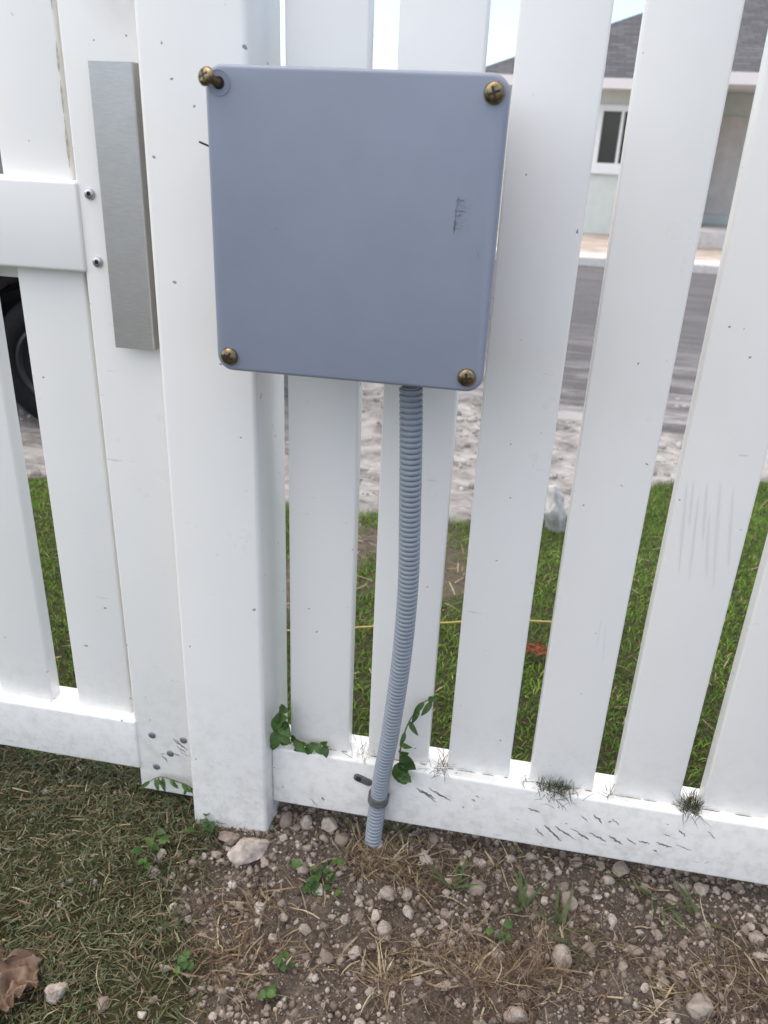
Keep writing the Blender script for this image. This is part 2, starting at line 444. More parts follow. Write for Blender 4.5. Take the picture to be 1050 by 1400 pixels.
def alu():
    m, N, L, B = new_mat('brushed_aluminium')
    g = N.new('ShaderNodeNewGeometry')
    f = noise(N, L, g.outputs['Position'], 700, 3, 0.7, (0.12, 1, 1))
    f2 = noise(N, L, g.outputs['Position'], 40, 4, 0.6)
    c = ramp(N, L, f, [(0.3, (0.50, 0.49, 0.475)), (0.7, (0.60, 0.59, 0.575))])
    c = mixc(N, L, ramp(N, L, f2, [(0.4, 0.0), (0.7, 0.3)]), c, (0.46, 0.45, 0.43))
    L.new(c, B.inputs['Base Color'])
    B.inputs['Metallic'].default_value = 0.75
    B.inputs['Roughness'].default_value = 0.42
    B.inputs['Anisotropic'].default_value = 0.4
    bump(N, L, f, 0.10, 0.0006, B)
    return m
M['alu'] = alu()

def leaf_mat():
    m, N, L, B = new_mat('clover_leaf')
    oi = N.new('ShaderNodeObjectInfo')
    g = N.new('ShaderNodeNewGeometry')
    c = ramp(N, L, oi.outputs['Random'], [(0, (0.030, 0.072, 0.014)), (0.5, (0.062, 0.135, 0.022)), (1, (0.088, 0.165, 0.030))])
    f = ramp(N, L, noise(N, L, g.outputs['Position'], 300, 3, 0.6), [(0.3, 0.75), (0.7, 1.15)])
    c = mixc(N, L, 1.0, c, f, 'MULTIPLY')
    L.new(c, B.inputs['Base Color'])
    B.inputs['Roughness'].default_value = 0.5
    t = N.new('ShaderNodeBsdfTranslucent'); L.new(c, t.inputs[0])
    mx = N.new('ShaderNodeMixShader'); mx.inputs[0].default_value = 0.25
    L.new(B.outputs[0], mx.inputs[1]); L.new(t.outputs[0], mx.inputs[2]); L.new(mx.outputs[0], N['Material Output'].inputs[0])
    return m
M['leaf'] = leaf_mat()
M['deadleaf'] = simple('dead_leaf', (0.27, 0.088, 0.030), 0.7, var=0.4, nscale=120)
M['paperleaf'] = simple('dry_brown_leaf', (0.33, 0.225, 0.16), 0.75, var=0.3, nscale=90, bmp=0.6)
M['cord'] = simple('yellow_cord', (0.40, 0.32, 0.10), 0.6, var=0.15, nscale=200)
M['concrete'] = simple('pale_concrete', (0.55, 0.53, 0.50), 0.9, var=0.15, nscale=12, bmp=0.3)
M['mint'] = simple('pale_mint_render', (0.60, 0.635, 0.60), 0.9, var=0.05, nscale=6, bmp=0.2)
M['patch'] = simple('bare_plaster', (0.66, 0.61, 0.57), 0.9, var=0.1, nscale=5)
M['fascia'] = simple('fascia_paint', (0.72, 0.68, 0.66), 0.6)
M['soffit'] = simple('soffit_paint', (0.62, 0.61, 0.59), 0.7)
M['wframe'] = simple('window_frame_white', (0.80, 0.80, 0.80), 0.4)
M['glass'] = simple('window_glass', (0.05, 0.055, 0.052), 0.04, spec=0.6)
M['carpaint'] = simple('black_car_paint', (0.004, 0.004, 0.006), 0.22, spec=0.3)
M['tyre'] = simple('tyre_rubber', (0.008, 0.008, 0.009), 0.8, var=0.3, nscale=80, spec=0.15)
M['rim'] = simple('dark_rim', (0.030, 0.031, 0.034), 0.45, 0.5)

def shingle_mat():
    m, N, L, B = new_mat('grey_shingles')
    g = N.new('ShaderNodeNewGeometry')
    mp = nd(N, 'Mapping'); mp.inputs['Scale'].default_value = (1, 1, 1)
    L.new(g.outputs['Position'], mp.inputs[0])
    sx = N.new('ShaderNodeSeparateXYZ'); L.new(mp.outputs[0], sx.inputs[0])
    cb = N.new('ShaderNodeCombineXYZ'); L.new(sx.outputs[0], cb.inputs[0]); L.new(sx.outputs[2], cb.inputs[1])
    br = nd(N, 'TexBrick', i_Scale=1.0)
    br.inputs['Color1'].default_value = (0.062, 0.062, 0.068, 1)
    br.inputs['Color2'].default_value = (0.112, 0.110, 0.116, 1)
    br.inputs['Mortar'].default_value = (0.035, 0.035, 0.038, 1)
    br.inputs['Mortar Size'].default_value = 0.006
    br.inputs['Brick Width'].default_value = 0.26
    br.inputs['Row Height'].default_value = 0.055
    L.new(cb.outputs[0], br.inputs['Vector'])
    L.new(br.outputs['Color'], B.inputs['Base Color'])
    B.inputs['Roughness'].default_value = 0.95
    bump(N, L, br.outputs['Fac'], 0.4, -0.01, B)
    return m
M['shingle'] = shingle_mat()

# ------------------------------------------------------------------ ground
PY = [-60, -1, 0.30, 1.0, 1.3, 1.6, 2.0, 2.4, 9.3, 15, 30, 120]
PZ = [0, 0, 0.0, -0.08, -0.13, -0.20, -0.29, -0.34, -0.43, -0.66, -0.75, -0.75]

def dirt_mask(x, y):
    x = np.asarray(x, float); y = np.asarray(y, float)
    xb = -0.345+0.28*np.clip(-0.06-y, 0, 0.5)
    n = 0.16*vnoise(x*14, y*14, 3)+0.08*vnoise(x*45, y*45, 4)
    d = sstep(-0.055, 0.065, x-xb+n)
    return d*(1-sstep(0.02, 0.10, y))

def lawn_edge(x):
    return np.interp(x, [-4, -1.35, -0.4, -0.12, 0.2, 0.56, 0.95, 4], [1.15, 1.18, 1.24, 1.29, 1.5, 2.25, 2.42, 2.5])+0.10*vnoise(np.asarray(x)*5, np.asarray(x)*0+3.3, 8)

def bare_patch(x, y):
    """worn earth in the far lawn"""
    z = np.exp(-((x+0.25)/0.22)**2-((y-0.78)/0.42)**2)
    return sstep(0.24, 0.70, z*(1+1.6*vnoise(x*7, y*5, 21)+0.5*vnoise(x*25, y*25, 5)))*(y > 0.1)

def height(x, y):
    x = np.asarray(x, float); y = np.asarray(y, float)
    z = np.interp(y, PY, PZ)
    near = (1-sstep(0.5, 1.4, np.abs(x)))*(1-sstep(0.7, 1.5, -y))
    d = dirt_mask(x, y)
    f = 1-sstep(-0.09, 0.0, y)*0.75
    z = z+near*f*(d*(0.030*vnoise(x*9, y*9, 1)+0.016*vnoise(x*26, y*26, 2)+0.010*vnoise(x*60, y*60, 3)+0.006*vnoise(x*150, y*150, 6))
                  + (1-d)*(0.014*vnoise(x*9, y*9, 1)+0.010*vnoise(x*55, y*55, 9)))
    z = z+0.003*np.exp(-((x+0.122)**2+(y+0.040)**2)/0.028**2)
    far = sstep(1.1, 1.6, y)*(1-sstep(14, 20, y))
    z = z+far*(0.014*vnoise(x*6, y*6, 12)+0.006*vnoise(x*22, y*22, 13))
    return z

def hz(x, y): return float(height(np.array([x]), np.array([y]))[0])

def axis(a, b, fine, mid_lo, mid_hi, midstep, lo, hi):
    v = list(np.arange(a, b, fine))
    s, p = fine, b
    while p < hi:
        v.append(p)
        s = s*1.12
        if p < mid_hi: s = min(s, midstep)
        p += s
    v.append(hi)
    s, p = fine, a
    while p > lo:
        s = s*1.12
        if p > mid_lo: s = min(s, midstep)
        p -= s
        v.insert(0, max(p, lo))
    return np.array(v)

def grid_mesh(xs, ys, zf):
    X, Y = np.meshgrid(xs, ys)
    Z = zf(X, Y)
    nx, ny = len(xs), len(ys)
    co = np.stack([X, Y, Z], -1).reshape(-1, 3)
    i = np.arange(nx*ny).reshape(ny, nx)
    F = np.stack([i[:-1, :-1], i[:-1, 1:], i[1:, 1:], i[1:, :-1]], -1).reshape(-1, 4)
    return np_mesh(co, F), co

def np_mesh(co, F, tint=None, smooth=False, attr='tint'):
    me = bpy.data.meshes.new('np')
    k = F.shape[1]
    me.vertices.add(len(co)); me.vertices.foreach_set('co', np.ascontiguousarray(co, dtype=np.float32).ravel())
    me.loops.add(F.size); me.loops.foreach_set('vertex_index', np.ascontiguousarray(F, dtype=np.int32).ravel())
    me.polygons.add(len(F)); me.polygons.foreach_set('loop_start', np.arange(0, F.size, k, dtype=np.int32))
    try:
        me.polygons.foreach_set('loop_total', np.full(len(F), k, dtype=np.int32))
    except Exception:
        pass
    me.update(calc_edges=True)
    if tint is not None:
        ca = me.color_attributes.new(attr, 'FLOAT_COLOR', 'POINT')
        t4 = np.ones((len(co), 4), np.float32); t4[:, :3] = tint
        ca.data.foreach_set('color', t4.ravel())
    if smooth: me.polygons.foreach_set('use_smooth', np.ones(len(F), bool))
    return me

xs = axis(-0.62, 0.55, 0.0045, -2.8, 2.8, 0.05, -90, 90)
ys = axis(-0.48, 0.12, 0.0045, -2.0, 3.2, 0.05, -60, 120)
gm, gco = grid_mesh(xs, ys, height)
gx, gy = gco[:, 0], gco[:, 1]
dm = dirt_mask(gx, gy)
le = lawn_edge(gx)
edge_n = 0.12*vnoise(gx*9, gy*9, 31)+0.06*vnoise(gx*30, gy*30, 32)
marl = sstep(-0.04, 0.06, gy-le+edge_n)*(1-sstep(8.4, 9.8, gy))
lawn = (1-marl)*(gy < 9)*(1-np.maximum(dm, 0.85*bare_patch(gx, gy)*(gy > 0.1)))
dirt = ((gy < 4)*1.0)
tint = np.stack([dirt, lawn, marl], -1)
ca = gm.color_attributes.new('mask', 'FLOAT_COLOR', 'POINT')
t4 = np.ones((len(gco), 4), np.float32); t4[:, :3] = tint
ca.data.foreach_set('color', t4.ravel())
ground = link('ground', gm, M['soil'], smooth=True)
tag(ground, 'bare pebbly earth and lawn running under and beyond the fence', 'ground', kind='structure')

# road: strip following the terrain, ragged near edge
rx = np.linspace(-45, 45, 361)
rows = []
for k, t in enumerate(np.linspace(0, 1, 40)):
    y0 = np.interp(rx, [-4, -0.7, 0.2, 1.2, 4], [3.2, 3.1, 2.62, 2.62, 2.7])+0.25*vnoise(rx*2.5, rx*0, 41)+0.1*vnoise(rx*9, rx*0, 42)
    yy = y0+(9.25-y0)*t
    rows.append(np.stack([rx, yy, height(rx, yy)+(0.012 if k > 2 else (-0.03, -0.014, -0.002)[k])], -1))
co = np.concatenate(rows)
i = np.arange(len(co)).reshape(40, 361)
F = np.stack([i[:-1, :-1], i[:-1, 1:], i[1:, 1:], i[1:, :-1]], -1).reshape(-1, 4)
tag(link('road', np_mesh(co, F), M['road'], smooth=True), 'worn grey asphalt road dusted with pale marl', 'road', kind='structure')

kb = bmesh.new()
kx = np.linspace(-45, 45, 181)
kv = []
for x in kx:
    dz = -0.43
    kv.append([kb.verts.new((x, yy, dz+zz)) for yy, zz in ((9.22, -0.05), (9.22, 0.10), (9.24, 0.12), (9.50, 0.125), (9.50, -0.1))])
for a, b in zip(kv[:-1], kv[1:]):
    for j in range(4): kb.faces.new((a[j], a[j+1], b[j+1], b[j]))
bmesh.ops.recalc_face_normals(kb, faces=kb.faces)
tag(link('kerb', bm_mesh(kb), M['concrete']), 'pale concrete kerb along the far side of the road', 'kerb', kind='structure')

# ------------------------------------------------------------------ fence
FENCE = empty('picket_fence', (-0.312, 0.011, 0), 'white vinyl picket fence with square post, carrying the grey box', 'fence')
ZT = 1.42
def post(x0, x1, parent, name='post'):
    p = box(name, (x0, x1, -0.04, 0.0616, -0.35, 1.52), M['vinyl'], parent, 0.0055, 4)
    bm = bmesh.new()
    bmesh.ops.create_cube(bm, size=1)
    for v in bm.verts:
        t = v.co.z > 0
        k = 0.02 if t else 0.062
        v.co = Vector(((x0+x1)/2+(1 if v.co.x > 0 else -1)*k, 0.0108+(1 if v.co.y > 0 else -1)*k, 1.565 if t else 1.522))
    bmesh.ops.bevel(bm, geom=list(bm.edges), offset=0.003, segments=2, affect='EDGES')
    link('post_cap', bm_mesh(bm), M['vinyl'], p)
    return p
post(-0.3626, -0.261, FENCE)
post(1.696, 1.7976, FENCE)
pk = box_mesh(0, 0.0762, 0, 0.022, 0.09, ZT-0.03, 0.0026, 3)
pk.materials.append(M['vinyl'])
pickets = []
for k in range(19):
    pickets.append(link('picket', pk, None, FENCE, loc=Vector((-0.2398+0.1016*k, random.uniform(-.0006, .0006), 0))-FENCE.location))
br = box('bottom_rail', (-0.2612, 1.6962, -0.0144, 0.0364, 0.0352, 0.1262), M['vinyl'], FENCE, 0.0038, 4)
tr = box('top_rail', (-0.2612, 1.6962, -0.0144, 0.0364, 1.31, ZT), M['vinyl'], FENCE, 0.0038, 4)

def strokes(name, segs, y, wid, mat, parent, jag=True):
    """thin raised flecks, one mesh: scuffs pressed into the vinyl"""
    bm = bmesh.new()
    rr = random.Random(5)
    for x0, z0, x1, z1 in segs:
        a, b = Vector((x0, 0, z0)), Vector((x1, 0, z1))
        d = b-a
        nrm = Vector((-d.z, 0, d.x)).normalized()
        n = 8
        wid_ = wid*(rr.uniform(0.5, 1.5) if jag else 1)
        top, bot = [], []
        for i in range(n+1):
            t = i/n
            wv = wid_*(0.12+math.sin(math.pi*min(max(t, 0.02), 0.98))**0.7)*rr.uniform(0.5, 1.15)
            off = nrm*(rr.uniform(-0.5, 0.5)*wid if jag else 0)
            p = a+d*t+off
            top.append(bm.verts.new((p.x+nrm.x*wv*.5, y, p.z+nrm.z*wv*.5)))
            bot.append(bm.verts.new((p.x-nrm.x*wv*.5, y, p.z-nrm.z*wv*.5)))
        for i in range(n):
            bm.faces.new((top[i], bot[i], bot[i+1], top[i+1]))
    bmesh.ops.recalc_face_normals(bm, faces=bm.faces)
    for f in bm.faces:
        if f.normal.y > 0: f.normal_flip()
    g = bmesh.ops.extrude_face_region(bm, geom=list(bm.faces))
    for v in g['geom']:
        if isinstance(v, bmesh.types.BMVert): v.co.y += 0.0002
    o = link(name, bm_mesh(bm), mat, parent)
    o['kind'] = 'stuff'
    return o
strokes('scuff_marks', SCUFF, -0.01465, 0.0021, M['scuff'], br)
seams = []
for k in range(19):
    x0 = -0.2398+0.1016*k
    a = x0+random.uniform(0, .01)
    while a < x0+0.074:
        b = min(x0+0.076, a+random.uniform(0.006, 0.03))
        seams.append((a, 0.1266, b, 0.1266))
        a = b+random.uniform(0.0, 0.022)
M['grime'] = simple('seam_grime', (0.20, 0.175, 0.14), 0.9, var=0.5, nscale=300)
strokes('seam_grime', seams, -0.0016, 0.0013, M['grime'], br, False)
strokes('drip_stains', DRIP, -0.0008, 0.0014, M['drip'], pickets[4], False)

# ------------------------------------------------------------------ gate
GATE = empty('gate', (-0.9, 0.011, 0.05), 'white vinyl picket gate beside the post, with riveted end stile', 'gate')
stile = box('stile', (-0.449, -0.372, -0.012, 0.034, 0.0155, 1.40), M['vinyl'], GATE, 0.0032, 3)
box('stile', (-1.345, -1.268, -0.012, 0.034, 0.0155, 1.40), M['vinyl'], GATE, 0.0032, 3)
gk = box_mesh(0, 0.0762, 0, 0.022, 0.11, 1.34, 0.0030, 3)
gk.materials.append(M['vinyl'])
for k in range(7):
    link('picket', gk, None, GATE, loc=Vector((-0.5342-0.1140*k, 0.0, 0))-GATE.location)
box('middle_rail', (-1.2682, -0.4462, -0.0152, 0.0345, 0.7025, 0.7885), M['vinyl'], GATE, 0.0034, 4)
box('rail_backing', (-1.2682, -0.4475, 0.0240, 0.0338, 0.685, 0.7035), M['vinyl'], GATE, 0.002, 2)
box('bottom_rail', (-1.2682, -0.4458, -0.0152, 0.0345, 0.0530, 0.1325), M['vinyl'], GATE, 0.0038, 4)
box('top_rail', (-1.2682, -0.4458, -0.0152, 0.0345, 1.28, 1.37), M['vinyl'], GATE, 0.0038, 4)
M['oldgrime'] = simple('yellowed_grime', (0.50, 0.45, 0.36), 0.9, var=0.35, nscale=120)
crease = []
z = 0.80
while z < 1.2:
    crease.append((-0.4592, z, -0.4588, z+random.uniform(.02, .05))); z += random.uniform(.02, .06)
strokes('crease_grime', crease, -0.0016, 0.0022, M['oldgrime'], stile, False)
strokes('scuff_marks', SSCUFF, -0.0122, 0.0016, M['scuff'], stile)
rv = lathe_mesh([(0.0052, 0.0), (0.0054, 0.0012), (0.0047, 0.0024), (0.0030, 0.0030), (0.0022, 0.0030), (0.0018, 0.0012)], 20)
rv.materials.append(M['steel'])
rh = lathe_mesh([(0.0018, 0.0), (0.0017, 0.0022)], 14); rh.materials.append(M['hole'])
for x, z in RIVET:
    a = link('rivet', rv, None, GATE, loc=Vector((x, -0.0121, z))-GATE.location)
    link('rivet_pin', rh, None, a, loc=(0, 0, 0))
sv = lathe_mesh([(0.0050, 0.0), (0.0050, 0.0006), (0.0040, 0.0014), (0.0016, 0.0016)], 18)
sv.materials.append(M['steeldull'])
for x, z in SSCREW:
    link('screw', sv, None, GATE, loc=Vector((x, -0.0121, z))-GATE.location)
# folded aluminium latch plate standing off the stile
bm = bmesh.new()
prof = [(-0.4153, -0.0270), (-0.3741, -0.0270), (-0.3730, -0.0259), (-0.3730, -0.0123), (-0.3744, -0.0123), (-0.3744, -0.0255), (-0.3747, -0.0257), (-0.4153, -0.0257)]
lo = [bm.verts.new((x, y, 0.6315)) for x, y in prof]
hi = [bm.verts.new((x, y, 0.8913)) for x, y in prof]
for i in range(len(prof)):
    j = (i+1) % len(prof)
    bm.faces.new((lo[i], lo[j], hi[j], hi[i]))
bm.faces.new(lo[::-1]); bm.faces.new(hi)
bmesh.ops.recalc_face_normals(bm, faces=bm.faces)
lp = link('latch_plate', bm_mesh(bm), M['alu'], GATE)
lp['label'] = 'tall brushed aluminium latch plate folded along its right edge'
# hinge post at the far end of the gate
HP = empty('gate_post', (-1.41, 0.011, 0), 'white square vinyl post at the hinge end of the gate', 'post')
post(-1.4612, -1.3596, HP)

# ------------------------------------------------------------------ junction box
LX0, LX1, LZ0, LZ1, LY = -0.2600, -0.0312, 0.6510, 0.8846, -0.142
JB = empty('junction_box', (-0.1456, -0.0405, 0.651), 'square blue grey plastic junction box screwed to the white post', 'junction box')
def rounded_slab(x0, x1, z0, z1, y0, y1, r, bev=0.0, seg=8):
    bm = bmesh.new()
    pts = []
    for cx, cz, a0 in ((x1-r, z1-r, 0), (x0+r, z1-r, 90), (x0+r, z0+r, 180), (x1-r, z0+r, 270)):
        for k in range(seg+1):
            a = R(a0+90*k/seg)
            pts.append((cx+r*math.cos(a), cz+r*math.sin(a)))
    f = [bm.verts.new((x, y0, z)) for x, z in pts]
    b = [bm.verts.new((x, y1, z)) for x, z in pts]
    ff = bm.faces.new(f); bm.faces.new(b[::-1])
    n = len(pts)
    for i in range(n):
        j = (i+1) % n
        bm.faces.new((f[j], f[i], b[i], b[j]))
    bmesh.ops.recalc_face_normals(bm, faces=bm.faces)
    if bev:
        bmesh.ops.bevel(bm, geom=list(ff.edges), offset=bev, segments=4, affect='EDGES', profile=0.5)
    for q in bm.faces: q.smooth = True
    me = bm_mesh(bm)
    me.set_sharp_from_angle(angle=R(35))
    return me
link('box_body', rounded_slab(LX0+.004, LX1-.004, LZ0+.004, LZ1-.004, LY+0.0125, -0.0402, 0.010), M['boxbody'], JB)
lid = link('lid', rounded_slab(LX0, LX1, LZ0, LZ1, LY, LY+0.012, 0.0135, 0.0032), M['lid'], JB)
sc_ = [(-0.0628, 0.8015, -0.0632, 0.790), (-0.0631, 0.792, -0.0638, 0.7765), (-0.0633, 0.785, -0.0640, 0.7745), (-0.0440, 0.7625, -0.0436, 0.7590), (-0.0622, 0.7995, -0.0580, 0.7990), (-0.0625, 0.7915, -0.0560, 0.7912), (-0.0626, 0.7880, -0.0590, 0.7885)]
M['lidscuff'] = simple('lid_scrape', (0.165, 0.168, 0.18), 0.8, var=0.4, nscale=600)
strokes('scrape_marks', sc_, LY-0.0003, 0.00075, M['lidscuff'], lid)
def pan_head(r, h):
    pr = [(r*.55, 0), (r*.96, 0), (r, h*.18), (r*.97, h*.42), (r*.82, h*.74), (r*.55, h*.94), (r*.2, h)]
    me = lathe_mesh(pr, 28); me.materials.append(M['brass']); return me
sh = pan_head(0.0076, 0.0046)
def cross_mesh(r, h):
    bm = bmesh.new()
    for a in (R(38), R(128)):
        g = bmesh.ops.create_cube(bm, size=1)
        for v in g['verts']:
            x, z = v.co.x*r*1.25, v.co.z*r*0.26
            v.co = Vector((x*math.cos(a)-z*math.sin(a), -h*1.02 if v.co.y < 0 else -h*.7, x*math.sin(a)+z*math.cos(a)))
    return bm_mesh(bm)
cm = cross_mesh(0.0070, 0.0046); cm.materials.append(M['brassdark'])
for (x, z), rot in zip(LIDSCREW[:3], (0.3, -0.4, 0.55)):
    s = link('screw', sh, None, JB, loc=Vector((x, LY-.0001, z))-JB.location)
    s.rotation_euler.y = rot
    link('cross_slot', cm, None, s, loc=(0, 0, 0))
# loose top-left bolt, backed out of its hole and leaning
hx, hz_ = LIDSCREW[3]
ring = lathe_mesh([(0.0091, 0), (0.0090, 0.0004), (0.0086, 0.0004), (0.0084, 0.00015), (0.0075, 0.0001)], 28)
ring.materials.append(M['lid'])
link('screw_recess', ring, None, JB, loc=Vector((hx, LY-.0001, hz_))-JB.location)
hm = lathe_mesh([(0.0046, 0), (0.0044, 0.0006)], 20); hm.materials.append(M['hole'])
link('screw_hole', hm, None, JB, loc=Vector((hx, LY-.0001, hz_))-JB.location)
tip = Vector((hx, LY, hz_))
tilt = Vector((-0.0055, -0.0095, 0.0032))
shaft = []
for i in range(25):
    shaft.append(tip+tilt*(i/24))
sr = [0.0029 if i % 2 else 0.0034 for i in range(25)]
b4 = link('loose_screw', tube_mesh(shaft, sr, 14), M['brass'], JB, smooth=True)
b4['label'] = 'brass screw backed out of the top corner'
hd = link('screw_head', sh, None, b4, loc=Vector((0, 0, 0)))
hd.location = shaft[-1]
hd.rotation_euler = (-0.28, 0.2, -0.45)
hd.scale = (0.92,)*3
c4 = link('cross_slot', cm, None, hd, loc=(0, 0, 0)) if False else link('cross_slot', cm, None, b4, loc=(0, 0, 0))
c4.location = shaft[-1]
c4.rotation_euler = (-0.28, 0.2, -0.45)
c4.scale = (0.92,)*3
wm = link('wire_end', tube_mesh(smooth_path([(-0.2556, -0.048, 0.8225), (-0.268, -0.052, 0.8228), (-0.286, -0.056, 0.8245), (-0.3001, -0.060, 0.8295)], 12), 0.0009, 6), M['black'], JB, smooth=True)
wm['label'] = 'thin black wire end poking out behind the box'

# ------------------------------------------------------------------ corrugated conduit
path = smooth_path(list(COND)+[(-0.1230, -0.0365, -0.09)], 900)
L_ = [0]
for a, b in zip(path[:-1], path[1:]): L_.append(L_[-1]+(b-a).length)
pitch_c = 0.0056
prof_c = [(0.0, 0.0079), (0.22, 0.0079), (0.28, 0.0104), (0.36, 0.0108), (0.84, 0.0108), (0.93, 0.0104)]
pts, rad = [], []
nr_ = int(L_[-1]/pitch_c)
La = np.array(L_)
for k in range(nr_):
    for f, r_ in prof_c:
        s = (k+f)*pitch_c
        i = min(int(np.searchsorted(La, s)), len(path)-1)
        pts.append(path[i] if i == 0 else path[i-1].lerp(path[i], (s-L_[i-1])/max(1e-9, L_[i]-L_[i-1])))
        rad.append(r_)
cd = link('conduit', tube_mesh(pts, rad, 22), M['conduit'], smooth=True)
cd.data.set_sharp_from_angle(angle=R(60))
tag(cd, 'blue grey corrugated plastic conduit running from the box into the ground', 'conduit')
# saddle clip
cp = Vector(COND[7])
ax = (Vector(COND[6])-Vector(COND[8])).normalized()
CL = empty('conduit_clip', (cp.x, -0.0148, cp.z), 'dark weathered saddle clip holding the conduit to the bottom rail', 'clip')
bm = bmesh.new()
sidev = Vector((1, 0, 0)); sidev = (sidev-ax*sidev.dot(ax)).normalized()
frontv = ax.cross(sidev)
if frontv.y > 0: frontv = -frontv
prev = None
for k in range(25):
    a = math.pi*(-0.12+1.24*k/24)
    d = sidev*math.cos(a)+frontv*math.sin(a)
    row = []
    for rr_, s in ((0.0113, -1), (0.0132, -1), (0.0132, 1), (0.0113, 1)):
        row.append(bm.verts.new(cp+d*rr_+ax*(0.0062*s)))
    if prev:
        for j in range(4): bm.faces.new((prev[j], prev[(j+1) % 4], row[(j+1) % 4], row[j]))
    else:
        bm.faces.new(row)
    prev = row
bm.faces.new(prev[::-1])
bmesh.ops.recalc_face_normals(bm, faces=bm.faces)
link('band', bm_mesh(bm), M['clip'], CL)
tb = Vector(TAB)
me = rounded_slab(-0.0105, 0.0145, -0.0052, 0.0052, -0.0026, 0.0, 0.005, 0.0008, 5)
t = link('tab', me, M['clip'], CL, loc=Vector((tb.x, -0.0146, tb.z))-CL.location)
t.rotation_euler.y = R(20)
hs = lathe_mesh([(0.0036, 0), (0.0034, 0.0012), (0.001, 0.0016)], 14); hs.materials.append(M['hole'])
s = link('screw', hs, None, CL, loc=Vector((tb.x-.0035, -0.0173, tb.z+.0012))-CL.location)

# ------------------------------------------------------------------ stones
def stone_mesh(seed, sub):
    bm = bmesh.new()
    bmesh.ops.create_icosphere(bm, subdivisions=sub, radius=0.5)
    o = Vector((seed*7.3, seed*3.1, seed*1.7))
    rr = random.Random(seed)
    planes = [(Vector((rr.gauss(0, 1), rr.gauss(0, 1), rr.gauss(0, 1))).normalized(), rr.uniform(0.26, 0.42)) for _ in range(13)]
    for v in bm.verts:
        p = v.co.copy()
        for n_, d_ in planes:                     # chip flat facets off
            e = p.dot(n_)-d_
            if e > 0: p -= n_*e*0.96
        p *= 1+0.16*mnoise.noise(p*3.0+o)+0.10*mnoise.noise(p*8+o)+0.06*mnoise.noise(p*20+o)
        v.co = p
    for f in bm.faces: f.smooth = True
    me = bm_mesh(bm)
    me.materials.append(M['stone'])
    return me
SM = [stone_mesh(k+1, 3) for k in range(16)]
placed = []
def put_stone(x, y, wx, wy, label, group, name='stone', me=None, rot=None, sink=0.28):
    o = bpy.data.objects.new(name, me or random.choice(SM))
    C.objects.link(o)
    wz = min(wx, wy)*random.uniform(0.75, 1.0)
    o.scale = (wx*1.12, wy*1.12, wz)
    o.rotation_euler = (random.uniform(-.25, .25), random.uniform(-.25, .25), random.uniform(-.4, .4) if rot is None else rot)
    o.location = (x, y, hz(x, y)+wz*(0.5-sink))
    placed.append((x, y, max(wx, wy)))
    return tag(o, label, 'stone', group)
def stone_label(x, y, big):
    sz = 'larger' if big else 'small'
    if float(dirt_mask(x, y)) <= 0.5: return 'small pale stone lying among the grass clippings', 'small stones among the grass clippings'
    if y > -0.055: return sz+' pale stone in the earth close under the bottom rail', sz+' stones under the bottom rail'
    if x < -0.235: return sz+' pale stone in the earth between the post and the lawn edge', sz+' stones between post and lawn edge'
    if abs(x+0.12) < 0.10: return sz+' pale stone in the bare earth below the conduit', sz+' stones in the earth below the conduit'
    if x < 0.16: return sz+' pale stone among roots and straw in the bare earth', sz+' stones among roots and straw'
    return sz+' pale stone in the open earth below the scuffed rail', sz+' stones below the scuffed rail'
for (x, y, wx, wy) in STONES:
    lab, grp = stone_label(x, y, max(wx, wy) > 0.0215)
    put_stone(x, y, wx, wy, lab, grp)
bg_, m_ = BIGROCK
big = put_stone(bg_[0], bg_[1], 0.062, 0.034, 'long pale rock lying against the foot of the post', None, 'rock', stone_mesh(12, 4), 0.75, 0.2)
big.data.materials[0] = simple('pale_rock', (0.43, 0.365, 0.31), 0.92, var=0.35, nscale=110, bmp=0.7)
big.scale.z = 0.040; big.location.z = hz(*bg_)+0.009; big.rotation_euler.x = 0.1; big.rotation_euler.y = -0.15
bg_, m_ = LAWNROCK
put_stone(bg_[0], bg_[1], 0.026, 0.022, 'pinkish rock sitting alone in the grass near the crumpled leaf', None, 'rock', stone_mesh(33, 4), 0.2, 0.2)
n = 0
tries = 0
while n < 200 and tries < 9000:
    tries += 1
    x = random.uniform(-0.40, 0.47); y = random.uniform(-0.36, 0.03)
    d = float(dirt_mask(x, y))
    if random.random() > 0.05+0.95*d: continue
    s = 0.0068+0.0092*random.random()**1.9
    if y < -0.11 and random.random() < .35: continue
    if y > -0.10 and random.random() < .6: s *= 1.35
    if any((x-a)**2+(y-b)**2 < (0.55*(s+c))**2 for a, b, c in placed): continue
    put_stone(x, y, s*random.uniform(.9, 1.35), s*random.uniform(.8, 1.2), *stone_label(x, y, False), rot=random.uniform(-3, 3))
    n += 1

